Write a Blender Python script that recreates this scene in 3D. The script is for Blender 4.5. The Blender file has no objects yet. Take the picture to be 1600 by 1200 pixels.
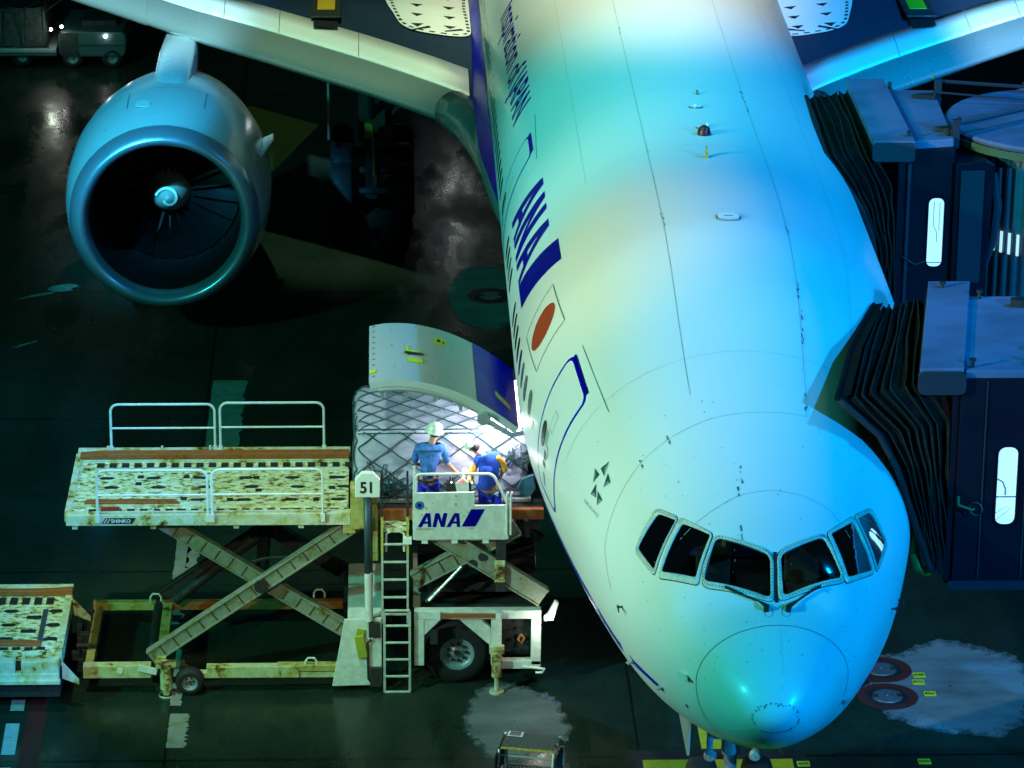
import bpy, bmesh, math, random
from mathutils import Vector, Matrix, noise
from mathutils.geometry import tessellate_polygon
random.seed(7)
R = math.radians
sc = bpy.context.scene
# ------------------------------------------------------------------ camera
cam = bpy.data.objects.new('camera', bpy.data.cameras.new('camera'))
sc.collection.objects.link(cam)
cam.data.sensor_width = 36; cam.data.lens = 5878.2/1600*36
cam.data.clip_start = 1; cam.data.clip_end = 2000
PT, YW, RL = .359, .036, .008
dv = Vector((math.sin(YW)*math.cos(PT), math.cos(YW)*math.cos(PT), -math.sin(PT)))
rv = Vector((math.cos(YW), -math.sin(YW), 0)); uv_ = rv.cross(dv)
r2 = rv*math.cos(RL)+uv_*math.sin(RL); u2 = uv_*math.cos(RL)-rv*math.sin(RL)
cam.matrix_world = Matrix(((r2.x, u2.x, -dv.x, -5.174), (r2.y, u2.y, -dv.y, -45.087), (r2.z, u2.z, -dv.z, 26.293), (0, 0, 0, 1)))
sc.camera = cam
# ------------------------------------------------------------------ night sky, floodlights and added unseen spots
w = bpy.data.worlds.new('World'); sc.world = w; w.use_nodes = True
bg = w.node_tree.nodes['Background']; bg.inputs[0].default_value = (.10, .42, .60, 1); bg.inputs[1].default_value = .007
def flood(name, loc, target, col, power, size=52, blend=.6, radius=.5):
    l = bpy.data.lights.new(name, 'SPOT'); l.color = col; l.energy = power; l.spot_size = R(size); l.spot_blend = blend; l.shadow_soft_size = radius
    o = bpy.data.objects.new(name, l); sc.collection.objects.link(o); o.location = loc
    o.rotation_euler = (Vector(target)-Vector(loc)).to_track_quat('-Z', 'Y').to_euler()
    return o
def bulb(name, loc, col, power, radius=.05):
    l = bpy.data.lights.new(name, 'POINT'); l.color = col; l.energy = power; l.shadow_soft_size = radius
    o = bpy.data.objects.new(name, l); sc.collection.objects.link(o); o.location = loc
    return o
#LIGHTS
flood('unseen_apron_light', (-38, -16, 28), (-4, 18, 3), (.045, 1, .76), 50000, 56, 0.5, .6)
flood('unseen_apron_light', (34, -30, 26), (3, 14, 7), (0, .345, 1), 135000, 66, 0.5, .6)
flood('unseen_apron_light', (-22, 4, 48), (-2, 17, 8), (.12, .85, .8), 75000, 15.5, 1, .6)
flood('unseen_apron_light', (-45, -20, 20), (-2.5, 8, 6.2), (.86, .96, .72), 78000, 17, 0.8, .6)
flood('unseen_apron_light', (0, -48, 40), (-.3, 30.5, 8), (.98, .96, .62), 850000, 7, 0.8, .6)
flood('unseen_apron_light', (-9, 4, 60), (-5.8, 32.0, 5), (.78, 1, .62), 130000, 7, 0.7, .6)  # added unseen spot to brighten the loader-side slats
flood('unseen_apron_light', (-15, -2, 46), (-8, 12, 3.5), (.74, 1, .80), 46000, 12, 0.6, .6)
flood('unseen_apron_light', (-28, -18, 38), (-11.0, 28.6, 4.2), (.05, .56, .98), 350000, 5.8, 0.5, .6)  # added unseen spot to tint the engine nacelle blue
flood('unseen_apron_light', (14, -30, 44), (9.6, 34.0, 5), (.5, .8, 1), 600000, 4.4, 0.3, .6)
flood('unseen_apron_light', (20, -30, 44), (6.6, 31.6, 5), (0, .36, 1), 650000, 6.5, 0.6, .6)  # added unseen blue spot for the bridge-side wing
flood('unseen_apron_light', (10, -40, 14), (4.3, 10.6, 0), (.2, .7, 1), 120000, 5.5, 1, .6)  # added unseen spot to brighten the pale patch by the hydrant pits
flood('unseen_apron_light', (35, 6, 42), (3.5, 12.5, 8), (0, .35, 1), 90000, 28, 0.7, .6)
flood('unseen_apron_light', (-30, -10, 40), (-1.8, 9.5, 8), (1, .75, .2), 30000, 7, 1, .6)
flood('unseen_apron_light', (-26, -20, 40), (-10.4, 34.2, 5), (.5, .9, 1), 500000, 4.4, 0.4, .6)
flood('unseen_apron_light', (-14, -40, 30), (-8.2, 11, 1.2), (.9, 1, .5), 30000, 8, 0.7, .6)
#ENDLIGHTS
sc.view_settings.view_transform = 'Standard'; sc.view_settings.look = 'None'
sc.view_settings.exposure = 0; sc.view_settings.gamma = 1
# ------------------------------------------------------------------ materials
def nt(name):
    m = bpy.data.materials.new(name); m.use_nodes = True
    t = m.node_tree; return m, t, t.nodes['Principled BSDF']
def noise_node(t, scale, detail=4, rough=.6, obj=True, stretch=None, dist=0):
    tc = t.nodes.new('ShaderNodeTexCoord'); n = t.nodes.new('ShaderNodeTexNoise')
    n.inputs['Scale'].default_value = scale; n.inputs['Detail'].default_value = detail; n.inputs['Roughness'].default_value = rough; n.inputs['Distortion'].default_value = dist
    src = tc.outputs['Object']
    if stretch:
        mp = t.nodes.new('ShaderNodeMapping'); mp.inputs['Scale'].default_value = stretch; t.links.new(src, mp.inputs[0]); src = mp.outputs[0]
    t.links.new(src, n.inputs['Vector']); return n
def ramp(t, src, stops):
    r = t.nodes.new('ShaderNodeValToRGB'); t.links.new(src, r.inputs[0])
    e = r.color_ramp.elements
    while len(e) < len(stops): e.new(.5)
    for i, (p, c) in enumerate(stops):
        e[i].position = p; e[i].color = (*c, 1) if len(c) == 3 else c
    return r
def mixc(t, fac, a, b):
    m = t.nodes.new('ShaderNodeMix'); m.data_type = 'RGBA'
    t.links.new(fac, m.inputs[0])
    for v, i in ((a, 6), (b, 7)):
        if isinstance(v, tuple): m.inputs[i].default_value = (*v, 1)
        else: t.links.new(v, m.inputs[i])
    return m.outputs[2]
def pm(name, col, rough=.5, metal=0, var=.12, scale=3, coat=0, bump=0, stretch=None, spec=.5):
    m, t, b = nt(name)
    n = noise_node(t, scale, 2 if name in ('white_aircraft_paint', 'nacelle_paint') else 5, .5, stretch=stretch)
    lo = tuple(c*(1-var) for c in col)
    r = ramp(t, n.outputs[0], [(.35, lo), (.62, col)] if var > .1 else [(.2, lo), (.8, col)])
    t.links.new(r.outputs[0], b.inputs['Base Color'])
    b.inputs['Roughness'].default_value = rough; b.inputs['Metallic'].default_value = metal
    b.inputs['Coat Weight'].default_value = coat; b.inputs['Coat Roughness'].default_value = .2
    b.inputs['Specular IOR Level'].default_value = spec
    r2_ = ramp(t, n.outputs[0], [(.15 if var <= .1 else .3, (min(1, rough*1.35),)*3), (.85 if var <= .1 else .7, (rough*.8,)*3)])
    t.links.new(r2_.outputs[0], b.inputs['Roughness'])
    if bump:
        n2 = noise_node(t, scale*8, 3); bp = t.nodes.new('ShaderNodeBump'); bp.inputs['Strength'].default_value = bump; bp.inputs['Distance'].default_value = .01
        t.links.new(n2.outputs[0], bp.inputs['Height']); t.links.new(bp.outputs[0], b.inputs['Normal'])
    return m
def rusty(name, paint, grime=(.035, .02, .008), amount=.5, scale=3.5, stretch=(1, 1, 1), rust=(.16, .045, .01), rough=.55):
    m, t, b = nt(name)
    n1 = noise_node(t, scale, 8, .72, stretch=stretch, dist=.3); n2 = noise_node(t, scale*3.1, 6, .7, stretch=stretch)
    p = amount
    k1 = ramp(t, n1.outputs[0], [(p, (0, 0, 0)), (p+.07, (1, 1, 1))])
    k2 = ramp(t, n2.outputs[0], [(.42, (0, 0, 0)), (.62, (1, 1, 1))])
    g = mixc(t, k2.outputs[0], grime, rust)
    pv = mixc(t, k2.outputs[0], tuple(c*.8 for c in paint), paint)
    halo = ramp(t, n1.outputs[0], [(p-.10, (0, 0, 0)), (p+.02, (1, 1, 1))])
    yel = tuple(a*b_ for a, b_ in zip(paint, (.72, .62, .22)))
    pv2 = mixc(t, halo.outputs[0], pv, yel)
    t.links.new(mixc(t, k1.outputs[0], pv2, g), b.inputs['Base Color'])
    b.inputs['Roughness'].default_value = rough
    bp = t.nodes.new('ShaderNodeBump'); bp.inputs['Strength'].default_value = .3; bp.inputs['Distance'].default_value = .005
    t.links.new(n2.outputs[0], bp.inputs['Height']); t.links.new(bp.outputs[0], b.inputs['Normal'])
    return m
def emit(name, col, s):
    m, t, b = nt(name); b.inputs['Base Color'].default_value = (*col, 1)
    b.inputs['Emission Color'].default_value = (*col, 1); b.inputs['Emission Strength'].default_value = s; return m
M = {}
M['door_paint'] = pm('cargo_door_paint', (.40, .44, .43), .3, 0, .08, 1.5, coat=.3)
M['skin_paint'] = pm('white_aircraft_paint', (.74, .76, .75), .36, 0, .08, .7, coat=.22, stretch=(1, .5, .6))
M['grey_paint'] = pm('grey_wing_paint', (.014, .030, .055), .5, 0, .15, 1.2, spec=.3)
M['fairing'] = pm('grey_fairing_paint', (.34, .36, .35), .3, 0, .1, 1.5, coat=.3)
M['slat'] = pm('pale_slat_paint', (.74, .78, .74), .35, 0, .1, 2)
M['metal'] = pm('polished_metal', (.40, .50, .48), .25, .65, .05, 1, coat=.5)
M['lip'] = pm('polished_inlet_metal', (.28, .32, .40), .30, .62, .05, 5, coat=.5)
M['nacelle'] = pm('nacelle_paint', (.42, .5, .52), .22, 0, .06, 1.5, coat=.6)
M['duct'] = pm('inlet_duct_dark', (.008, .009, .011), .4, 0, .2, 6, spec=.25)
M['blade'] = pm('shaded_fan_blade', (.003, .003, .004), .5, 0, .1, 8, spec=.15)  # near black: the intake's inner shade is put into the colour
M['spinner'] = pm('spinner_grey', (.30, .33, .32), .4)
M['blue'] = pm('livery_blue', (.001, .002, .42), .35, 0, .08, 2, spec=.2)
M['navy'] = pm('lettering_navy', (.001, .001, .22), .4, 0, .05, 2, spec=.15)
M['red'] = pm('flag_red', (.36, .05, .01), .4, 0, .05, 2)
M['line'] = pm('panel_gap_dark', (.12, .17, .16), .6)
M['soft_line'] = pm('panel_gap_soft', (.33, .38, .37), .6)
M['sealant'] = pm('pale_sealant', (.8, .82, .8), .5)
M['black'] = pm('black_rubber', (.012, .012, .013), .7, bump=.2)
M['tyre'] = pm('tyre_rubber', (.009, .009, .010), .8, bump=.2, scale=6)
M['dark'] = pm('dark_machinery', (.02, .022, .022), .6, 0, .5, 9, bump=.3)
M['glass'] = pm('cockpit_glass', (.004, .005, .008), .06, 0, 0, 2, coat=1)
M['cabin_glass'] = pm('cabin_window_glass', (.012, .022, .022), .15, 0, .2, 3, coat=.6)
M['pale_glass'] = pm('pale_cabin_window_glass', (.11, .16, .12), .25, 0, .2, 3, coat=.6)  # paler green-grey pane for a few passenger windows
M['frame'] = pm('window_frame_metal', (.62, .63, .52), .45, 0, .2, 14)
M['gear'] = pm('gear_leg_grey', (.30, .34, .38), .4, .3, .3, 6)
M['loader_white'] = rusty('loader_white_paint', (.56, .62, .50), amount=.555, scale=2.6)
M['deck'] = rusty('worn_roller_deck', (.70, .80, .66), amount=.52, scale=8.5, stretch=(.8, 1.3, 1), grime=(.028, .018, .008), rust=(.11, .05, .01))
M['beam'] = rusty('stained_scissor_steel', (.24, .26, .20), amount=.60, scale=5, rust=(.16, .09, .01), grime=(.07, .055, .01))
M['yellow_beam'] = rusty('dirty_yellow_steel', (.42, .40, .13), amount=.56, scale=5, rust=(.12, .06, .01), grime=(.03, .025, .008))
M['yellow_white'] = rusty('yellowed_white_steel', (.52, .54, .30), amount=.57, scale=4, rust=(.14, .08, .01), grime=(.05, .035, .01))
M['orange'] = rusty('orange_brown_guide', (.34, .10, .025), amount=.62, scale=5, grime=(.02, .01, .006))
M['rail'] = pm('white_rail_tube', (.66, .70, .66), .35, 0, .15, 7)
M['roller'] = pm('black_roller', (.015, .016, .016), .5)
M['cab_panel'] = rusty('pale_cab_panel', (.60, .66, .60), amount=.74, scale=2.2)
M['ladder_y'] = rusty('yellow_ladder_paint', (.48, .46, .08), amount=.62, scale=7)
M['pole'] = pm('dark_blue_pole', (.03, .06, .08), .4)
M['wrap'] = pm('plastic_wrapped_cargo', (.40, .42, .56), .28, 0, .25, 3.2, coat=.5, bump=.6, stretch=(1, 1, 3))
M['net'] = pm('cargo_net_strap', (.012, .05, .055), .7)
M['white_plate'] = pm('white_sign_plate', (.70, .74, .70), .45, 0, .08, 5)
M['ink'] = pm('black_sign_ink', (.012, .012, .014), .5)
M['ladder_grey'] = pm('dull_ladder_grey', (.38, .46, .38), .5, 0, .25, 8)
M['skin'] = pm('skin', (.36, .2, .13), .5, 0, .1, 20)
M['hair'] = pm('dark_hair', (.02, .016, .014), .6)
M['helmet'] = pm('helmet_pale', (.58, .66, .60), .3, coat=.3)
M['shirt'] = pm('blue_grey_shirt', (.03, .15, .50), .8, 0, .45, 14, bump=.6)
M['trousers'] = pm('royal_blue_trousers', (.006, .02, .60), .8, 0, .45, 12, bump=.6)
M['jacket'] = pm('bright_blue_jacket', (.006, .06, .50), .75, 0, .4, 10, bump=.6)
M['vest'] = pm('orange_vest', (.62, .28, .01), .7, 0, .3, 12, bump=.5)
M['fabric'] = pm('black_canopy_fabric', (.006, .0075, .006), .85, 0, .4, 5, bump=.5, spec=.12)
M['fabric_edge'] = pm('canopy_fold_edge', (.016, .020, .016), .7, 0, .3, 8, spec=.2)
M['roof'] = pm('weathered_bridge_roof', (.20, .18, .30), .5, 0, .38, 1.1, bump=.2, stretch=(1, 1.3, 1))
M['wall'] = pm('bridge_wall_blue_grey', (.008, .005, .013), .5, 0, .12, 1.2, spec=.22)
M['fascia'] = pm('bridge_fascia', (.035, .032, .045), .45, 0, .1, 1.2)
M['corr'] = pm('corrugated_steel', (.16, .17, .18), .4, .2, .2, 3)
M['rim'] = pm('rotunda_rim_olive', (.10, .13, .06), .5)
M['lit'] = emit('lit_window', (.55, .92, 1), .85)
M['lit_warm'] = emit('lamp_face', (1, .93, .9), 25)
M['lit_red'] = emit('red_indicator', (1, .03, .08), 5)
M['lit_white'] = emit('white_indicator', (.9, 1, .95), 18)
M['yellow_paint'] = rusty('yellow_marking_paint', (.55, .36, .012), amount=.66, scale=3, grime=(.03, .03, .012), rust=(.08, .06, .015))
M['red_paint'] = rusty('red_marking_paint', (.09, .012, .010), amount=.64, scale=3, grime=(.05, .012, .01), rust=(.09, .015, .01))
M['white_paint'] = rusty('white_marking_paint', (.42, .46, .46), amount=.64, scale=3, grime=(.09, .10, .09), rust=(.14, .14, .12))
M['black_paint'] = pm('black_marking_paint', (.008, .009, .01), .6)
M['patch'] = rusty('pale_cement_patch', (.20, .23, .21), amount=.60, scale=2.2, grime=(.05, .065, .055), rust=(.09, .105, .09), rough=.8)
M['pit'] = pm('hydrant_cover', (.10, .13, .16), .45, .3, .3, 9)
M['yellow_tag'] = pm('yellow_tag', (.55, .60, .02), .5, 0, .15, 30)
M['tread'] = pm('anti_slip_tread', (.10, .115, .12), .6, 0, .85, 40, bump=.6)
M['alu'] = pm('bare_aluminium', (.5, .56, .55), .35, .6, .15, 9)
M['hazard'] = pm('amber_edge', (.6, .42, .02), .5, 0, .5, 30)
M['green_hose'] = pm('lime_hose', (.10, .15, .01), .5)
def glass_mat():
    m = bpy.data.materials.new('cockpit_glass_clear'); m.use_nodes = True; t = m.node_tree; t.nodes.clear(); o = t.nodes.new('ShaderNodeOutputMaterial')
    tr = t.nodes.new('ShaderNodeBsdfTransparent'); tr.inputs[0].default_value = (.30, .35, .38, 1); g = t.nodes.new('ShaderNodeBsdfGlossy'); g.inputs['Roughness'].default_value = .05
    f = t.nodes.new('ShaderNodeFresnel'); f.inputs[0].default_value = 1.5; mx = t.nodes.new('ShaderNodeMixShader')
    t.links.new(f.outputs[0], mx.inputs[0]); t.links.new(tr.outputs[0], mx.inputs[1]); t.links.new(g.outputs[0], mx.inputs[2]); t.links.new(mx.outputs[0], o.inputs[0]); return m
M['glass'] = glass_mat()
def patch_mat():
    m, t, b = nt('worn_cement_film'); at_ = t.nodes.new('ShaderNodeAttribute'); at_.attribute_name = 'fade'
    n = noise_node(t, 5, 8, .75); n2 = noise_node(t, 1.6, 6, .65, stretch=(.4, 1, 1))
    mu = t.nodes.new('ShaderNodeMath'); mu.operation = 'MULTIPLY_ADD'; t.links.new(n.outputs[0], mu.inputs[0]); mu.inputs[1].default_value = 1.5; t.links.new(at_.outputs['Fac'], mu.inputs[2])
    r = ramp(t, mu.outputs[0], [(.62, (0, 0, 0)), (1.0, (.85, .85, .85))]); t.links.new(r.outputs[0], b.inputs['Alpha'])
    c = ramp(t, n2.outputs[0], [(.32, (.07, .09, .10)), (.66, (.17, .21, .22))]); t.links.new(c.outputs[0], b.inputs['Base Color']); b.inputs['Roughness'].default_value = .75
    return m
M['film'] = patch_mat()
# apron
def ground_mat():
    m, t, b = nt('wet_apron_concrete')
    tc = t.nodes.new('ShaderNodeTexCoord'); sp = t.nodes.new('ShaderNodeSeparateXYZ'); t.links.new(tc.outputs['Object'], sp.inputs[0])
    def grid(out, off, step, wdt):
        a = t.nodes.new('ShaderNodeMath'); a.operation = 'SUBTRACT'; t.links.new(out, a.inputs[0]); a.inputs[1].default_value = off-step/2
        p = t.nodes.new('ShaderNodeMath'); p.operation = 'PINGPONG'; t.links.new(a.outputs[0], p.inputs[0]); p.inputs[1].default_value = step/2
        l = t.nodes.new('ShaderNodeMath'); l.operation = 'GREATER_THAN'; t.links.new(p.outputs[0], l.inputs[0]); l.inputs[1].default_value = step/2-wdt
        return l.outputs[0]
    g1 = grid(sp.outputs[0], -8.66, 7.46, .022); g2 = grid(sp.outputs[1], 8.2, 7.46, .035)
    mx = t.nodes.new('ShaderNodeMath'); mx.operation = 'MAXIMUM'; t.links.new(g1, mx.inputs[0]); t.links.new(g2, mx.inputs[1])
    n = noise_node(t, .35, 8, .65); n2 = noise_node(t, 9, 6, .7); n3 = noise_node(t, .9, 5, .6, stretch=(1, .35, 1))
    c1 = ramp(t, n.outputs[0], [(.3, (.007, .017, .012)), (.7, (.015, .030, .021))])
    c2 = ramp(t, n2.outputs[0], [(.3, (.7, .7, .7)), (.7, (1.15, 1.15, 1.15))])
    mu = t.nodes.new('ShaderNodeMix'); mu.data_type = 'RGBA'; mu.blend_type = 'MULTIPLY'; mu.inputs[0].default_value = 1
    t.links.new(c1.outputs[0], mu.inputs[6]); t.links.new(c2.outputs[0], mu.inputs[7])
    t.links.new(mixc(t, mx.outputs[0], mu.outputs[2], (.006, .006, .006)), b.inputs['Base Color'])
    rr = ramp(t, n3.outputs[0], [(.40, (.16,)*3), (.62, (.5,)*3)]); t.links.new(rr.outputs[0], b.inputs['Roughness'])
    b.inputs['Specular IOR Level'].default_value = .25
    bp = t.nodes.new('ShaderNodeBump'); bp.inputs['Strength'].default_value = .25; bp.inputs['Distance'].default_value = .01
    t.links.new(n2.outputs[0], bp.inputs['Height']); t.links.new(bp.outputs[0], b.inputs['Normal'])
    return m
M['ground'] = ground_mat()
# ------------------------------------------------------------------ builders
ORG = {}
def tag(o, label=None, cat=None, group=None, kind=None):
    for k, v in (('label', label), ('category', cat), ('group', group), ('kind', kind)):
        if v: o[k] = v
    return o
def thing(name, loc, label, cat, group=None):
    o = bpy.data.objects.new(name, None); sc.collection.objects.link(o); o.location = loc; o.empty_display_size = .3
    ORG[o.name] = Vector(loc); return tag(o, label, cat, group)
def link(name, me, mat, parent=None, smooth=False, bev=0, label=None, solid=0):
    o = bpy.data.objects.new(name, me); sc.collection.objects.link(o)
    for m_ in (mat if isinstance(mat, (list, tuple)) else [mat]): me.materials.append(m_)
    if parent:
        org = ORG[parent.name]; me.transform(Matrix.Translation(-org)); o.parent = parent; ORG[o.name] = org
    else: ORG[o.name] = Vector((0, 0, 0))
    if smooth:
        for p in me.polygons: p.use_smooth = True
    if solid:
        s = o.modifiers.new('thickness', 'SOLIDIFY'); s.thickness = solid; s.offset = 0
    if bev:
        b = o.modifiers.new('bevel', 'BEVEL'); b.width = bev; b.segments = 2; b.limit_method = 'ANGLE'; b.angle_limit = R(40)
    if label: o['label'] = label
    return o
def rebase(o, loc):
    # move the origin of a top-level mesh to its base
    l = Vector(loc); o.data.transform(Matrix.Translation(-l)); o.location = l; ORG[o.name] = l; return o
class MB:
    def __init__(s): s.v = []; s.f = []; s.m = []
    def add(s, vs, fs, mi=0):
        n = len(s.v); s.v += [tuple(v) for v in vs]; s.f += [tuple(i+n for i in f) for f in fs]; s.m += [mi]*len(fs); return s
    def box(s, x0, x1, y0, y1, z0, z1, mi=0):
        return s.add([(x, y, z) for x in (x0, x1) for y in (y0, y1) for z in (z0, z1)],
                     [(0, 1, 3, 2), (4, 6, 7, 5), (0, 4, 5, 1), (2, 3, 7, 6), (0, 2, 6, 4), (1, 5, 7, 3)], mi)
    def bar(s, p, q, wd, h, up=(0, 1, 0), mi=0):
        # wd measured along up, h along the third axis
        p, q = Vector(p), Vector(q); d = (q-p).normalized(); u = Vector(up); u = (u-d*u.dot(d)).normalized(); n = d.cross(u)
        vs = [c+u*a*wd/2+n*b*h/2 for c in (p, q) for a, b in ((-1, -1), (1, -1), (1, 1), (-1, 1))]
        return s.add(vs, [(0, 3, 2, 1), (4, 5, 6, 7), (0, 1, 5, 4), (1, 2, 6, 5), (2, 3, 7, 6), (3, 0, 4, 7)], mi)
    def tube(s, pts, r, n=8, mi=0):
        pts = [Vector(p) for p in pts]; rings = []
        d = (pts[1]-pts[0]).normalized(); u = d.orthogonal().normalized()
        for i, p in enumerate(pts):
            a = pts[max(i-1, 0)]; b = pts[min(i+1, len(pts)-1)]; d = (b-a).normalized()
            u = (u-d*u.dot(d)).normalized(); w_ = d.cross(u); rr = r[i] if isinstance(r, (list, tuple)) else r
            rings.append([p+(u*math.cos(t)+w_*math.sin(t))*rr for t in (2*math.pi*k/n for k in range(n))])
        vs = [v for g in rings for v in g]; fs = []
        for i in range(len(rings)-1):
            for k in range(n): fs.append((i*n+k, i*n+(k+1) % n, (i+1)*n+(k+1) % n, (i+1)*n+k))
        fs.append(tuple(range(n))[::-1]); fs.append(tuple(range((len(rings)-1)*n, len(rings)*n)))
        return s.add(vs, fs, mi)
    def lathe(s, prof, c, axis, n=32, mi=0, close=False):
        # prof: (distance along axis, radius)
        c = Vector(c); d = Vector(axis).normalized(); u = d.orthogonal().normalized(); w_ = d.cross(u)
        vs = [c+d*a+(u*math.cos(t)+w_*math.sin(t))*r for a, r in prof for t in (2*math.pi*k/n for k in range(n))]
        fs = [(i*n+k, i*n+(k+1) % n, (i+1)*n+(k+1) % n, (i+1)*n+k) for i in range(len(prof)-1) for k in range(n)]
        return s.add(vs, fs, mi)
    def prism(s, poly, a, b, plane='xz', mi=0):
        def P(p, t): return (p[0], t, p[1]) if plane == 'xz' else ((t, p[0], p[1]) if plane == 'yz' else (p[0], p[1], t))
        n = len(poly); vs = [P(p, a) for p in poly]+[P(p, b) for p in poly]
        return s.add(vs, [tuple(range(n)), tuple(range(n, 2*n))[::-1]]+[(i, i+n, (i+1) % n+n, (i+1) % n) for i in range(n)], mi)
    def sheet(s, grid, mi=0):
        nr, nc = len(grid), len(grid[0]); vs = [p for g in grid for p in g]
        return s.add(vs, [(i*nc+j, i*nc+j+1, (i+1)*nc+j+1, (i+1)*nc+j) for i in range(nr-1) for j in range(nc-1)], mi)
    def build(s, name, mat, parent=None, smooth=False, bev=0, label=None, solid=0, fix=True):
        me = bpy.data.meshes.new(name); me.from_pydata(s.v, [], s.f)
        for p, k in zip(me.polygons, s.m): p.material_index = k
        if fix:
            bm = bmesh.new(); bm.from_mesh(me); bmesh.ops.recalc_face_normals(bm, faces=bm.faces); bm.to_mesh(me); bm.free()
        return link(name, me, mat, parent, smooth, bev, label, solid)
def arc(cx, cy, r, a0, a1, n): return [(cx+r*math.cos(R(a0+(a1-a0)*i/n)), cy+r*math.sin(R(a0+(a1-a0)*i/n))) for i in range(n+1)]
def rpoly(pts, r, n=5):
    out = []; N = len(pts)
    for i, p in enumerate(pts):
        p = Vector(p); a = Vector(pts[i-1]); b = Vector(pts[(i+1) % N])
        da = (a-p); db = (b-p); rr = min(r, da.length*.45, db.length*.45)
        p0 = p+da.normalized()*rr; p1 = p+db.normalized()*rr
        for k in range(n+1):
            t = k/n; out.append(tuple((p0*(1-t)**2+p*2*t*(1-t)+p1*t*t)))
    return out
def rrect(x0, x1, y0, y1, r, k=1):
    return [(a, b) for a, b in rpoly2(x0, x1, y0, y1, r, k)]
def rpoly2(x0, x1, y0, y1, r, k):
    q = rpoly([(x0/k, y0), (x1/k, y0), (x1/k, y1), (x0/k, y1)], r); return [(a*k, b) for a, b in q]
def flat_mesh(polys, gu=None, gv=None):
    """polys: list of [outer, hole, ...] -> bmesh in the XY plane cut on a grid"""
    bm = bmesh.new()
    for loops in polys:
        ls = [[Vector((p[0], p[1], 0)) for p in l] for l in loops]
        vs = [bm.verts.new(v) for l in ls for v in l]
        for tri in tessellate_polygon(ls):
            try: bm.faces.new([vs[i] for i in tri])
            except ValueError: pass
    cut_grid(bm, gu, gv); return bm
def cut_grid(bm, gu, gv):
    for ax, g in ((0, gu), (1, gv)):
        if not g: continue
        lo = min(v.co[ax] for v in bm.verts); hi = max(v.co[ax] for v in bm.verts)
        k = math.floor(lo/g)+1; no = Vector((1, 0, 0)) if ax == 0 else Vector((0, 1, 0))
        while k*g < hi:
            bmesh.ops.bisect_plane(bm, geom=bm.verts[:]+bm.edges[:]+bm.faces[:], plane_co=no*(k*g), plane_no=no, dist=1e-5); k += 1
def text_bm(s, size=1, bold=0, shear=0, spacing=1, align='LEFT', xs=1):
    cu = bpy.data.curves.new('lettering', 'FONT'); cu.body = s; cu.size = size; cu.offset = bold; cu.shear = shear; cu.space_character = spacing; cu.align_x = align; cu.resolution_u = 3
    ob = bpy.data.objects.new('lettering', cu); sc.collection.objects.link(ob)
    bpy.context.view_layer.update()
    me = bpy.data.meshes.new_from_object(ob.evaluated_get(bpy.context.evaluated_depsgraph_get()))
    bpy.data.objects.remove(ob); bpy.data.curves.remove(cu)
    bm = bmesh.new(); bm.from_mesh(me); bpy.data.meshes.remove(me)
    for v in bm.verts: v.co.x *= xs
    return bm
def mapped(name, bm, f, mat, parent, label=None, smooth=True, solid=0, mats=None):
    for v in bm.verts: v.co = f(v.co.x, v.co.y)
    bmesh.ops.remove_doubles(bm, verts=bm.verts, dist=1e-5)
    me = bpy.data.meshes.new(name); bm.to_mesh(me); bm.free()
    return link(name, me, mat, parent, smooth, 0, label, solid)

def split_loose(o, skip):
    base = o.name.split('.')[0]
    if base in skip: return
    bm = bmesh.new(); bm.from_mesh(o.data); bm.faces.ensure_lookup_table(); seen = {}; comps = []
    for f in bm.faces:
        if f.index in seen: continue
        st = [f]; seen[f.index] = len(comps); fs = []
        while st:
            g = st.pop(); fs.append(g)
            for v in g.verts:
                for h in v.link_faces:
                    if h.index not in seen: seen[h.index] = len(comps); st.append(h)
        comps.append(fs)
    if not 1 < len(comps) < 60: bm.free(); return
    bb = []
    for fs in comps:
        co = [v.co for f in fs for v in f.verts]; bb.append([min(c[i] for c in co)-.012 for i in range(3)]+[max(c[i] for c in co)+.012 for i in range(3)])
    par = list(range(len(comps)))
    def find(a):
        while par[a] != a: a = par[a]
        return a
    for i in range(len(comps)):
        for j in range(i):
            if all(bb[i][k] <= bb[j][k+3] and bb[j][k] <= bb[i][k+3] for k in range(3)): par[find(i)] = find(j)
    roots = sorted({find(i) for i in range(len(comps))})
    if not 1 < len(roots) <= 12: bm.free(); return
    for n, r_ in enumerate(roots):
        keep = {f.index for i, fs in enumerate(comps) if find(i) == r_ for f in fs}
        b2 = bm.copy(); b2.faces.ensure_lookup_table(); bmesh.ops.delete(b2, geom=[f for f in b2.faces if f.index not in keep], context='FACES')
        bmesh.ops.delete(b2, geom=[v for v in b2.verts if not v.link_faces], context='VERTS')
        if n == 0: tgt = o; me = o.data; b2.to_mesh(me)
        else:
            c = o.copy(); c.data = bpy.data.meshes.new(base); c.name = base; [c.data.materials.append(m_) for m_ in o.data.materials]; b2.to_mesh(c.data); sc.collection.objects.link(c); c.parent = o.parent
        b2.free()
    bm.free()
# ------------------------------------------------------------------ apron
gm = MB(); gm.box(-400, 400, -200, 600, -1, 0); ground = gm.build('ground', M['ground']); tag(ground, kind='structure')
def sheet_poly(name, poly, z, mat, parent=None, kind='structure', label=None):
    m = MB(); m.prism(poly, z-.003, z, 'xy'); o = m.build(name, mat, parent)
    if kind and not parent: tag(o, kind=kind)
    return o
def blob(cx, cy, rx, ry, seed, n=140, rough=.22, front=None):
    out = []
    for i in range(n):
        a = 2*math.pi*i/n; p = Vector((math.cos(a)*1.3, math.sin(a)*1.3, seed))
        k = 1+rough*noise.noise(p)*1.6+rough*.55*noise.noise(p*4)+rough*.4*noise.noise(p*13)
        out.append((cx+rx*k*math.cos(a), cy+ry*k*math.sin(a)))
    return out
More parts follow.
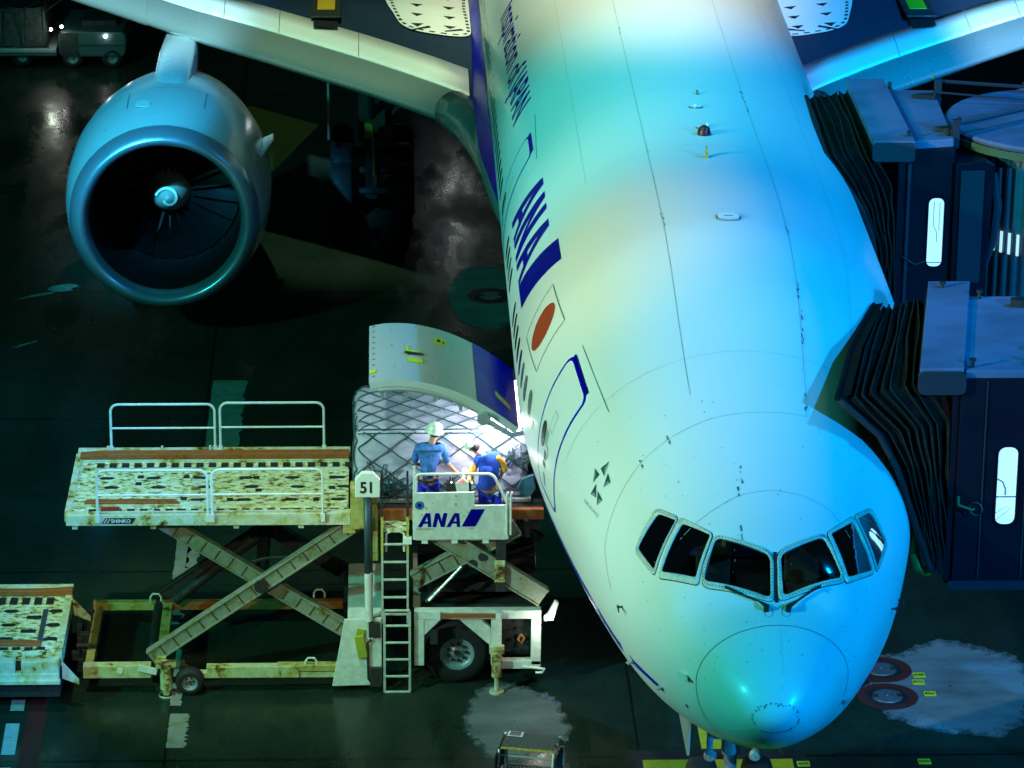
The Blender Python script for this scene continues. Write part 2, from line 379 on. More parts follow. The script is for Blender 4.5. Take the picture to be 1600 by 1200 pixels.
# ------------------------------------------------------------------ aircraft hull shape
def pch(x, y, xq):
    x = [math.sqrt(v) for v in x]; xq = math.sqrt(max(xq, 0)); n = len(x)
    h = [x[i+1]-x[i] for i in range(n-1)]; d = [(y[i+1]-y[i])/h[i] for i in range(n-1)]; m = [0]*n
    for i in range(1, n-1):
        if d[i-1]*d[i] > 0:
            w1 = 2*h[i]+h[i-1]; w2 = h[i]+2*h[i-1]; m[i] = (w1+w2)/(w1/d[i-1]+w2/d[i])
    m[0] = d[0]; k = max(0, min(n-2, sum(1 for v in x if v <= xq)-1)); t = (xq-x[k])/h[k]
    return ((1+2*t)*(1-t)**2)*y[k]+t*(1-t)**2*h[k]*m[k]+t*t*(3-2*t)*y[k+1]+t*t*(t-1)*h[k]*m[k+1]
KY = [0, .1, .3, .6, 1.05, 1.45, 2.06, 3.1, 4.6, 6.05, 8, 9.5, 12]
KT = [4.6, 4.85, 5.08, 5.28, 5.51, 5.64, 6.12, 6.6, 7.15, 7.62, 8.25, 8.52, 8.6]
KM = [4.6, 4.6, 4.62, 4.65, 4.72, 4.78, 4.87, 5.0, 5.2, 5.35, 5.47, 5.5, 5.5]
KW = [0, .327, .566, .79, 1.04, 1.31, 1.60, 1.99, 2.36, 2.63, 2.92, 3.06, 3.1]
KB = [4.6, 4.35, 4.12, 3.88, 3.63, 3.456, 3.237, 2.963, 2.708, 2.505, 2.415, 2.4, 2.4]
_c = {}
def sec(Y):
    k = round(Y, 4)
    if k not in _c:
        if Y <= 12: _c[k] = tuple(pch(KY, a, Y) for a in (KW, KT, KB, KM))
        elif Y <= 50: _c[k] = (3.1, 8.6, 2.4, 5.5)
        else:
            t = (Y-50)/23.5; s = 1-t**1.7*.93; _c[k] = (3.1*s, 8.6-.5*t**2, 8.6-.5*t**2-6.2*s, 8.6-.5*t**2-3.1*s)
    return _c[k]
def fraw(Y, th):
    w_, zt, zb, zm = sec(Y); s = math.sin(R(th)); return Vector((w_*math.cos(R(th)), Y, zm+((zt-zm) if s > 0 else (zm-zb))*s))
def fpt(Y, th, off=.004):
    Y = max(Y, .001); p = fraw(Y, th)
    n = (fraw(Y, th+.5)-fraw(Y, th-.5)).cross(fraw(Y+.02, th)-fraw(max(Y-.02, .0005), th))
    if n.length < 1e-9: n = Vector((0, -1, 0))
    n.normalize()
    if n.dot(p-Vector((0, Y+1.0, sec(Y)[3]))) < 0: n = -n
    return p+n*off
def fproj(p, off):
    w_, zt, zb, zm = sec(p.y); h = (zt-zm) if p.z > zm else (zm-zb)
    return fpt(p.y, math.degrees(math.atan2((p.z-zm)/h, p.x/w_)), off)
AC = thing('airliner', (0, 6, 0), 'white twin engine airliner with blue lettering parked nose towards the camera', 'aircraft')
ys = [12*(i/95)**2 for i in range(96)]+[12+k*1.5 for k in range(1, 26)]+[50+k*1.3 for k in range(1, 19)]
NT = 144; fm = MB(); fm.sheet([[fraw(max(y, 1e-6), 360*k/NT) for k in range(NT+1)] for y in ys])
fm.add([fraw(ys[-1], 360*k/NT) for k in range(NT)], [tuple(range(NT))])
hull = fm.build('fuselage', M['skin_paint'], AC, smooth=True)
bm = bmesh.new(); bm.from_mesh(hull.data); bmesh.ops.remove_doubles(bm, verts=bm.verts, dist=1e-4); bmesh.ops.recalc_face_normals(bm, faces=bm.faces); bm.to_mesh(hull.data); bm.free()
def decal(name, polys, mat, parent=None, off=.004, gu=.5, gv=2, label=None):
    return mapped(name, flat_mesh(polys, gu, gv), lambda u, v: fpt(u, v, off), mat, parent or hull, label)
DEG = .0541
def pmx(n, c):
    if n not in M: M[n] = pm(n, c, .45)
    return M[n]
def ribbon_mesh(mb, pts, wd, off=.004, f=None, step=.15):
    f = f or (lambda a, b, o: fpt(a, b, o)); dense = []
    for a, b in zip(pts, pts[1:]):
        n = max(1, int(math.hypot(b[0]-a[0], (b[1]-a[1])*DEG)/step)); dense += [(a[0]+(b[0]-a[0])*i/n, a[1]+(b[1]-a[1])*i/n) for i in range(n)]
    dense.append(pts[-1]); P = [f(a, b, off) for a, b in dense]; N = [(f(a, b, off+.1)-f(a, b, off)).normalized() for a, b in dense]
    g = []
    for i, p in enumerate(P):
        d = (P[min(i+1, len(P)-1)]-P[max(i-1, 0)]).normalized(); s = d.cross(N[i]).normalized()*wd/2; g.append([p-s, p+s])
    mb.sheet(g)
def ribbon(name, lines, wd, mat, parent=None, off=.004, f=None, label=None):
    m = MB()
    for l in lines: ribbon_mesh(m, l, wd, off, f)
    return m.build(name, mat, parent or hull, smooth=True, label=label, fix=False)
# livery band below the windows, both sides
def band(side):
    pts = []
    for i in range(100):
        y = 1.3+i*.7; q_ = max(0, min(1, (y-7)/5)); t0 = 199-10.5*q_+max(0, 1-(y-1.3)/3)*8; t1 = 204-3.5*q_+max(0, 1-(y-1.3)/3)*6
        pts.append((y, t0, t1))
    m = MB(); g = []
    for y, a, b in pts:
        if y > 60: break
        row = [a+(b-a)*k/4 for k in range(5)]; g.append([fpt(y, t if side < 0 else 180-t, .006) for t in row])
    m.sheet(g); return m.build('livery_band', M['blue'], hull, smooth=True, fix=False)
band(-1); band(1)
# lettering on the right-hand side of the hull
def LM(x): return 15.93-(x-132)/576*5.22
def logo_polys(fx, fy):
    def q(pts): return [(fx(x), fy(y)) for x, y in pts]
    A = lambda o: [q([(132+o, 0), (200+o, 115), (240+o, 115), (250+o, 0), (221+o, 0), (219+o, 28), (183+o, 28), (166+o, 0)]), q([(194+o, 46), (218+o, 46), (214+o, 88)])]
    N = [q([(257, 0), (284, 115), (318, 115), (338, 48), (353, 115), (386, 115), (362, 0), (330, 0), (307, 72), (290, 0)])]
    bar = [q([(508, 3), (590, 146), (708, 146), (625, 3)])]
    return [A(0), N, A(246)], [bar]
L1, L2 = logo_polys(LM, lambda y: 165-y*21/115)
decal('airline_lettering', L1, M['navy'], off=.006, label='large blue italic airline letters')
bar = [[(11.54, 164.8), (10.71, 141.1), (11.68, 141.0), (12.63, 165)]]
decal('livery_block', [bar], M['navy'], off=.006)
tb = text_bm('Inspiration of JAPAN', 1, bold=.012, xs=.78); hi = max(v.co.x for v in tb.verts); cap = .729
cut_grid(tb, .3, .12)
mapped('slogan_lettering', tb, lambda u, v: fpt(20.15+(lambda d: d if d < 2.75 else 2.75+(d-2.75)*1.22)((hi-u)*1.01), 156.2-v/cap*12.4, .006), M['navy'], hull)
sx = 20.15
# flag box with disc
fl = [(8.62, 163.2), (8.62, 144.8), (10.16, 146.2), (10.16, 164.2)]
ribbon('flag_outline', [fl+[fl[0]]], .022, M['line'], off=.005)
decal('flag_disc', [[[(9.37+.41*math.cos(R(a)), 154.6+.41/DEG*math.sin(R(a))) for a in range(0, 360, 6)]]], M['red'], off=.006)
# star emblem
st = [(4.812, 145.1), (4.866, 150.0), (4.662, 149.8), (5.002, 152.5), (4.788, 151.5), (4.819, 156.1), (4.637, 147.6), (4.428, 148.1), (4.507, 152.3), (4.724, 154.8), (4.721, 159.8), (4.515, 157.8), (4.581, 155.5), (4.33, 155.1), (4.40, 159.2)]
M['star_d'] = pm('emblem_dark', (.03, .07, .08), .4); M['star_l'] = pm('emblem_light', (.20, .30, .30), .4)
tr = [st[i:i+3] for i in range(0, 15, 3)]; cen = (sum(a for a, b in st)/15, sum(b for a, b in st)/15)
dk, lt = [], []
for t in tr:
    c = (sum(a for a, b in t)/3, sum(b for a, b in t)/3); far = max(t, key=lambda p: math.hypot(p[0]-cen[0], (p[1]-cen[1])*DEG)); o = [p for p in t if p is not far]
    dk.append([[far, o[0], c]]); dk.append([[o[0], o[1], c]]); lt.append([[far, c, o[1]]])
decal('star_emblem', dk, M['star_d'], off=.006, gu=.2, gv=2); decal('star_emblem_facet', lt, M['star_l'], off=.006, gu=.2, gv=2)
tb = text_bm('STAR ALLIANCE', .115, spacing=1.05); cut_grid(tb, .1, .1)
mapped('alliance_lettering', tb, lambda u, v: fpt(4.84-u*.73, 165.3-u*4.2-v/DEG, .005), M['soft_line'], hull)
# cabin doors on the hull side
def cabin_door(y0, y1, t0, t1, full=True):
    k = 1/DEG; o = rpoly2(y0, y1, t0/k, t1/k, .22, 1); o = [(a, b*k) for a, b in o]; i = rpoly2(y0+.05, y1-.05, t0/k+.06, t1/k-.05, .18, 1); i = [(a, b*k) for a, b in i]
    d = decal('cabin_door', [[i]], M['skin_paint'], off=.005)
    decal('door_outline', [[o, i]], M['blue'], d, off=.007)
    ribbon('door_scuff_plate', [[(y0+.12, t0-.3), (y1-.12, t0-.3)]], .075, M['navy'], d, off=.02)
    c = (y0+y1)/2+.32
    decal('door_window', [[ellipse(c, 171.5, .13, .23)]], M['cabin_glass'], d, off=.009)
    ribbon('door_handle_recess', [[(c-.42, 160.3), (c-.24, 160.3), (c-.24, 167), (c-.42, 167), (c-.42, 160.3)]], .012, M['line'], d, off=.007)
    decal('door_placard', [[[(c-.3, 168.2), (c-.14, 168.2), (c-.14, 173.5), (c-.3, 173.5)]]], M['soft_line'], d, off=.007)
    ribbon('door_arrow', [[(c-.34, 172.5), (c-.43, 174.2), (c-.38, 176.6)]], .035, M['red'], d, off=.008)
    decal('door_warning', [[[(c-.32, 175), (c-.2, 175), (c-.2, 178.2), (c-.32, 178.2)]], [[(c-.3, 179.2), (c-.12, 179.2), (c-.12, 181), (c-.3, 181)]]], M['line'], d, off=.008)
    decal('door_sticker', [[[(c-.25, 183), (c-.13, 183), (c-.13, 187), (c-.25, 187)]]], pmx('sticker_blue', (.05, .22, .38)), d, off=.008)
def ellipse(y, t, ry, rz, n=24, p=2.6):
    out = []
    for i in range(n):
        a = 2*math.pi*i/n; c, s = math.cos(a), math.sin(a)
        out.append((y+ry*math.copysign(abs(c)**(2/p), c), t+rz/DEG*math.copysign(abs(s)**(2/p), s)))
    return out
cabin_door(6.36, 7.62, 145.2, 190); cabin_door(17.15, 18.4, 147.5, 190)
def mirror_door(y0, y1):
    ribbon('cabin_door_outline', [[(y0, 35), (y1, 35), (y1, -10), (y0, -10), (y0, 35)]], .05, M['blue'])
mirror_door(5.9, 7.1); mirror_door(17, 18.2)
# passenger windows
wins = [8.57+.56*k for k in range(8)]+[14.2, 14.76, 15.32, 15.88]+[19.25+.56*k for k in range(34)]
for i, y in enumerate(wins):
    mt = M['pale_glass'] if i in (0, 1, 2, 9) else M['cabin_glass']
    decal('passenger_window', [[ellipse(y, 173, .125, .215)]], mt, off=.007, gu=None, label='paler passenger window' if i in (0, 1, 2) else None)
for y in [8.6+.56*k for k in range(14)]:
    decal('passenger_window', [[ellipse(y, 7, .125, .215)]], M['cabin_glass'], off=.007, gu=None)
for y in (8.15,):
    decal('vent_port', [[ellipse(y, 176.5, .04, .08)]], M['cabin_glass'], off=.007, gu=None)
# panel seams and marks
ribbon('panel_seam', [[(7.55, 141.1), (5.73, 138.7)], [(19.0, 143.6), (16.6, 145.6)]], .016, M['line'])
ribbon('panel_seam', [[(y, t) for t in range(8, 173, 5)] for y in (6.0, 13.0, 16.4, 21.0, 25.5)]+[[(13, 128), (40, 128)], [(6.0, 52), (40, 52)]], .005, M['soft_line'])
ribbon('panel_seam', [[(3.2, 178), (3.68, 166.5), (4.06, 146.2), (4.3, 132.6), (4.45, 120.2), (4.6, 103.4), (4.66, 86), (4.72, 69.5)],
    [(2.6, 128), (2.834, 111.6), (3.032, 98.2), (3.114, 85.2), (3.089, 71), (2.993, 59.8), (2.7, 48)],
    [(40, 72.5), (16.2, 72.9), (9.3, 71.5), (7.6, 70.5), (5.45, 69.9), (4.73, 70.0)],
    [(40, 107.4), (13.3, 107.3), (9.5, 107.2), (7.9, 107.7), (5.2, 109)]], .008, M['soft_line'])
m = MB()
for y, t in [(7.63, 70.5), (7.5, 70.5), (6.9, 69.8), (6.5, 69.8), (9.3, 71.5), (5.0, 70), (13.2, 107.3), (9.5, 107.2), (16.3, 72.9), (16.0, 72.9), (15.4, 72.8), (4.3, 132.6), (4.45, 120.2), (3.03, 98.2), (9.8, 107.2), (20.4, 107.3), (2.4, 100), (3.4, 96)]:
    for k in range(4):
        yy = y+random.uniform(-.18, .18); tt = t+random.uniform(-.35, .35); l = random.uniform(.02, .1)
        ribbon_mesh(m, [(yy, tt), (yy+l, tt+random.uniform(-.15, .15))], random.uniform(.008, .022), .006)
for k in range(130):
    yy = random.uniform(.5, 6); tt = random.choice([random.uniform(95, 175), random.uniform(5, 85)]); l = random.uniform(.01, .03)
    ribbon_mesh(m, [(yy, tt), (yy+l, tt)], random.uniform(.004, .012), .006)
m.build('paint_chips', M['line'], hull, fix=False)
# radome
def ring(y, n=72): return [(y(360*k/n), 360*k/n) for k in range(n+1)]
ribbon('radome_seam', [ring(lambda t: 1.04+.12*math.cos(R(t))*.6-.03*math.sin(R(t)))], .013, M['line'])
ribbon('lightning_strip', [[(.95, 83.6), (.18, 80)], [(.95, 142), (.12, 126)], [(1.05, 28.9), (.18, 28.8)], [(.84, -151), (.11, -134)], [(1.2, -37), (.22, -36)]], .012, M['sealant'], off=.006)
m = MB()
for k in range(70):
    a = 360*k/70+random.uniform(-2, 2); rr = .085+.03*math.cos(R(a+90))+random.uniform(-.01, .01)
    if random.random() < .25: continue
    l = random.uniform(1, 3.5); ribbon_mesh(m, [(rr, a), (rr, a+l*1.5)], random.uniform(.014, .034), .005, step=.02)
m.build('radome_pitting', M['line'], hull, fix=False)
# ---- flight-deck windows
def plane_map(c3, off):
    O = c3[0]; A = (c3[1]-c3[0]).normalized(); Nn = A.cross(c3[3]-c3[0]).normalized(); B = Nn.cross(A)
    to2 = lambda p: ((p-O).dot(A), (p-O).dot(B)); fr = lambda u, v, o=off: fproj(O+A*u+B*v, o)
    return to2, fr
riv = MB()
HOLES = []
def cut_holes():
    bm = bmesh.new(); bm.from_mesh(hull.data); org = ORG[hull.name]
    for g3 in HOLES:
        c = sum(g3, Vector())/4; q = [c+(p-c)*1.02-org for p in g3]; cc = c-org; Nn = (q[2]-q[0]).cross(q[3]-q[1]).normalized(); pl = []
        for i in range(4):
            e = q[(i+1) % 4]-q[i]; n = e.cross(Nn).normalized(); n = n if n.dot(cc-q[i]) < 0 else -n; pl.append((q[i], n))
        for co, n in pl:
            fs = [f for f in bm.faces if (f.calc_center_median()-cc).length < 1.1]; es = {e for f in fs for e in f.edges}; vs = {v for f in fs for v in f.verts}
            bmesh.ops.bisect_plane(bm, geom=list(vs)+list(es)+fs, plane_co=co, plane_no=n, dist=1e-5)
        dead = [f for f in bm.faces if (f.calc_center_median()-cc).length < 1.1 and all((f.calc_center_median()-co).dot(n) < 0 for co, n in pl)]
        bmesh.ops.delete(bm, geom=dead, context='FACES')
    bm.to_mesh(hull.data); bm.free()
def flight_window(glass, frame, r=.1, rivets=True, thin=.02, gl='glass'):
    g3 = [fraw(*p) for p in glass]; f3 = [fraw(*p) for p in frame]
    HOLES.append(g3); to2, fr = plane_map(f3 if len(f3) == 4 else g3, .02)
    g2 = rpoly([to2(p) for p in g3], r); f2 = rpoly([to2(p) for p in f3], r*1.5)
    o = mapped('flight_deck_window', flat_mesh([[g2]], .12, .12), lambda u, v: fr(u, v, .004), M[gl], hull)
    fo = mapped('window_frame', flat_mesh([[f2, g2]], .12, .12), lambda u, v: fr(u, v, .010), M['frame'], o)
    mo = fo.modifiers.new('thickness', 'SOLIDIFY'); mo.thickness = .012; mo.offset = 0
    big = rpoly([tuple(Vector(to2(p))+(Vector(to2(p))-Vector(f2c(f2))).normalized()*.014) for p in f3], r*1.6)
    gk = mapped('window_seal', flat_mesh([[big, f2]], .12, .12), lambda u, v: fr(u, v, .004), M['black'], o)
    if rivets:
        mid = [((Vector(a)+Vector(b))/2) for a, b in zip(resample(g2, 68), resample(f2, 68))]
        for p in mid:
            q = [fr(p.x+.010*math.cos(k*math.pi/3), p.y+.010*math.sin(k*math.pi/3), .019) for k in range(6)]
            riv.add(q, [tuple(range(6))])
    return o
def f2c(l): return (sum(p[0] for p in l)/len(l), sum(p[1] for p in l)/len(l))
def resample(l, n):
    L = [Vector(p) for p in l]+[Vector(l[0])]; d = [0]
    for a, b in zip(L, L[1:]): d.append(d[-1]+(b-a).length)
    out = []; k = 0
    for i in range(n):
        s = d[-1]*i/n
        while d[k+1] < s: k += 1
        out.append(tuple(L[k].lerp(L[k+1], (s-d[k])/max(1e-9, d[k+1]-d[k]))))
    return out
flight_window([(2.377, 111.4), (2.002, 87.8), (1.524, 88.0), (1.852, 123.6)], [(2.45, 112.2), (2.045, 86.0), (1.438, 86.1), (1.80, 126.3)])
flight_window([(2.83, 124.2), (2.458, 113.8), (1.917, 126.8), (2.335, 143.6)], [(2.949, 124.4), (2.46, 112.6), (1.82, 127.1), (2.30, 147.1)], r=.05, rivets=False)
flight_window([(3.222, 132.9), (2.933, 126.3), (2.428, 146.0), (2.983, 148.8)], [(3.33, 132.9), (2.96, 124.9), (2.344, 147.6), (3.0, 150.9)], r=.06)
flight_window([(2.01, 82.4), (2.457, 61.8), (1.955, 48.9), (1.537, 81.0)], [(2.059, 84.3), (2.552, 61.1), (1.935, 45.6), (1.438, 83.9)])
flight_window([(2.571, 58.2), (3.008, 48.1), (2.524, 29.4), (2.043, 44.3)], [(2.55, 60.2), (3.12, 48.4), (2.53, 26.8), (1.94, 44.6)], r=.05, rivets=False)
flight_window([(3.12, 46.1), (3.442, 39.8), (3.242, 26.5), (2.628, 27.7)], [(3.129, 48.0), (3.54, 39.4), (3.24, 24.4), (2.547, 26.6)], r=.06)
cut_holes()
m = MB(); m.prism([(-1.2, 2.0), (1.2, 2.0), (1.95, 4.2), (-1.95, 4.2)], 4.9, 5.0, 'xy'); m.prism([(p.x*.93, 5.2+(p.z-5.2)*.93) for p in (fraw(4.2, a) for a in range(0, 181, 12))], 4.16, 4.2); m.prism([(-.7, 5.38), (-.5, 5.46), (.5, 5.46), (.7, 5.38), (.6, 5.1), (-.6, 5.1)], 1.62, 2.1); m.box(-.3, .3, 2.4, 3.6, 5.0, 5.35); m.box(-.55, .55, 2.9, 4.1, 6.26, 6.32); fd = m.build('flight_deck', M['dark'], hull)
for sx_ in (-.62, .62):
    m = MB(); m.box(sx_-.24, sx_+.24, 2.95, 3.08, 5.2, 5.88); m.box(sx_-.24, sx_+.24, 2.5, 3.0, 5.15, 5.3); st_ = m.build('pilot_seat', pmx('seat_cover_tan', (.22, .17, .09)), fd, bev=.03)
    m = MB(); m.tube([(sx_-.15, 2.92, 5.86), (sx_-.16, 2.92, 6.02), (sx_-.08, 2.92, 6.10), (sx_+.08, 2.92, 6.10), (sx_+.16, 2.92, 6.02), (sx_+.15, 2.92, 5.86)], .045, 8); m.build('headrest', pmx('headrest_pale', (.45, .46, .42)), fd)
m = MB()
for k in range(24): x, y = random.uniform(-.55, .55), random.uniform(1.75, 2.0); m.box(x, x+.03, y, y+.02, 5.46, 5.475)
m.tube([(-1.2, 2.7, 5.2), (-1.3, 2.9, 5.9)], .02, 6); m.tube([(1.15, 2.5, 5.2), (1.2, 2.9, 5.9)], .02, 6); m.box(.95, 1.1, 2.4, 2.5, 5.4, 5.75); m.box(-1.0, -.7, 2.7, 2.76, 5.8, 5.92); m.build('deck_fittings', M['gear'], fd)
bulb('flight_deck_glow', (0, 3.2, 6.05), (.75, 1, .7), 2.2, .1)
riv.build('frame_rivets', M['line'], hull, fix=False)
ribbon('centre_post', [[(2.06, 85.2), (1.44, 85)]], .05, M['black'], off=.012)
# wipers
def wiper(pts, ped):
    m = MB(); P = [fpt(y, t, .035) for y, t in pts]; m.tube(P, .014, 6); a = fpt(*ped, .03); m.tube([fpt(*ped, -.02), fpt(*ped, .09)], .04, 10); m.tube([P[-1], fpt(*ped, .08)], [.014, .035], 8)
    m.tube([P[0]+Vector((0, 0, .02)), P[1]+Vector((0, 0, .02))], .012, 6); m.build('wiper', M['dark'], hull)
wiper([(1.70, 113), (1.56, 104), (1.45, 95.6)], (1.30, 91.8)); wiper([(1.745, 60), (1.66, 65), (1.50, 72.4)], (1.318, 78))
for c, t in ((1.27, 90.5), (1.29, 79)):
    ribbon('wiper_base_ring', [[(c+.10*math.cos(R(a)), t+.10/DEG*1.6*math.sin(R(a))) for a in range(0, 361, 20)]], .012, M['soft_line'])
# roof lights, aerials, probes
def dome(name, y, t, r, h, mat, lab=None):
    p = fpt(y, t, -.01); n = (fpt(y, t, .2)-p).normalized(); m = MB(); m.lathe([(0, r), (h*.4, r*.97), (h*.75, r*.72), (h*.95, r*.35), (h, .002)], p, n, 20); return m.build(name, mat, hull, smooth=True, label=lab)
dome('beacon_light', 13.55, 89.4, .11, .17, pmx('beacon_red', (.10, .01, .006)), 'dark red domed roof beacon')
def blade(name, y, t, l, h, mat):
    m = MB(); b = fpt(y, t, 0); n = (fpt(y, t, .2)-b).normalized(); f = Vector((0, 1, 0)); s = n.cross(f)*.018
    poly = [b-f*l*.5, b+f*l*.5, b+f*l*.55+n*h, b+f*l*.2+n*h]
    m.add([p+s for p in poly]+[p-s for p in poly], [(0, 1, 2, 3), (7, 6, 5, 4), (0, 4, 5, 1), (1, 5, 6, 2), (2, 6, 7, 3), (3, 7, 4, 0)]); m.build(name, mat, hull)
blade('aerial', 12.28, 90.5, .14, .16, M['hazard']); blade('aerial', 15.9, 88, .1, .06, M['line']); blade('aerial', 1.15, 182, .3, .16, M['slat']); blade('aerial', 14.0, 87.8, .10, .05, M['sealant']); blade('aerial', 15.1, 89.8, .10, .05, M['sealant'])
def roof_panel(y, t, ry, rt, lab):
    o = decal('roof_antenna', [[ellipse(y, t, ry, rt)]], M['sealant'], off=.03, gu=.1, label=lab); ribbon('antenna_rim', [[p for p in ellipse(y, t, ry*1.1, rt*1.1)]+[ellipse(y, t, ry*1.1, rt*1.1)[0]]], .018, M['line'], o, off=.01)
roof_panel(9.45, 88.6, .13, .17, 'raised oval roof panel'); roof_panel(15.1, 89.6, .06, .1, None); roof_panel(13.9, 89.2, .05, .1, None)
ribbon('roof_slot', [[(9.45, 87.4), (9.45, 89.8)]], .03, M['line'], off=.034)
def probe(y, t, l=.2):
    m = MB(); a = fpt(y, t, 0); n = (fpt(y, t, .3)-a).normalized(); m.tube([a, a+n*.07], .014, 6); m.tube([a+n*.07+Vector((0, .04, 0)), a+n*.07-Vector((0, l*.8, 0))], [.018, .010], 6); m.build('pitot_probe', M['dark'], hull)
probe(2.78, 178.5); probe(2.75, 0); probe(3.3, -5)
def vane(y, t):
    m = MB(); a = fpt(y, t, 0); n = (fpt(y, t, .3)-a).normalized(); m.bar(a, a+n*.08, .10, .02, up=(0, 1, 0)); m.build('drain_mast', M['fairing'], hull)
vane(1.9, 205); vane(2.9, 206); vane(1.2, -22)
# ---- wing to body fairing and wings
def fair(Y, k, side, off=0):
    b = max(0, min(1, (Y-18.2)/8.5)); b = b*b*(3-2*b); t = k/10
    z = 5.42-2.9*t; base = 3.1*math.sqrt(max(0, 1-((z-5.5)/3.1)**2)) if z > 2.45 else .6
    x = base+.004-.12*(1-b)+b*(.44*min(1, t*3.2)**.9+.95*max(0, t-.3)**1.4)
    return Vector((side*(x+off), Y, z))
for s in (-1, 1):
    m = MB(); m.sheet([[fair(18+j*.4, k, s) for k in range(11)] for j in range(60)])
    fo = m.build('wing_body_fairing', M['fairing'], AC, smooth=True)
    m = MB(); m.sheet([[fair(18.2+j*.4, .1+k*.22*(1+.6*min(1, j/16)), s, .012) for k in range(7)] for j in range(50)])
    m.build('fairing_blue_band', M['blue'], fo, smooth=True, fix=False)
LE = [(2.9, 28.0, 4.2), (3.35, 28.35, 4.24), (3.9, 28.9, 4.3), (4.6, 29.6, 4.37), (5.6, 30.5, 4.47), (7.76, 32.2, 4.69), (9.2, 33.25, 4.83), (12.4, 36.0, 5.15), (20, 42.2, 5.9), (30, 50.3, 6.9)]
def lerp_le(x):
    for a, b in zip(LE, LE[1:]):
        if x <= b[0] or b is LE[-1]:
            t = (x-a[0])/(b[0]-a[0]); return tuple(p+(q-p)*t for p, q in zip(a, b))
UP = [(0, 0), (.02, .07), (.07, .14), (.16, .22), (.32, .31), (.55, .40), (.75, .45), (.9, .49), (1.4, .56), (2.1, .62)]
DN = [(0, 0), (.03, -.05), (.10, -.09), (.25, -.14), (.6, -.22), (1.5, -.40), (3.5, -.7), (7, -.65)]
def wing_sec(x, side, part='all', off=0):
    _, y0, z0 = lerp_le(x); ch = 13.5-(x-3)*.36 if x > 3 else 13.5
    k = 1-(x-4)*.018 if x > 4 else 1
    up = UP+[(4, .73), (6.5, .74), (ch*.75, .58), (ch, .28)]; dn = DN+[(ch, .24)]
    if part == 'all': pr = up[::-1]+dn[1:]
    elif part == 'slat': pr = [p for p in UP if p[0] >= .7]
    elif part == 'nose': pr = [p for p in DN if p[0] <= .11][::-1]+[p for p in UP[1:] if p[0] <= .76]
    out = []
    for i, (a, b) in enumerate(pr):
        a2 = pr[min(i+1, len(pr)-1)]; a1 = pr[max(i-1, 0)]; n = Vector((0, -(a2[1]-a1[1]), a2[0]-a1[0]))
        if part == 'all': n = Vector((0, 0, 0))
        else:
            n.normalize()
        out.append(Vector((side*x, y0+a*k, z0+b*k))+n*off)
    return out
XS = [2.9, 3.35, 3.9, 4.3, 4.6, 5.1, 5.6, 6.7, 7.76, 9.2, 10.5, 12.4, 16, 20, 25, 30]
def seg(a, b, n=8): return [a+(b-a)*i/n for i in range(n+1)]
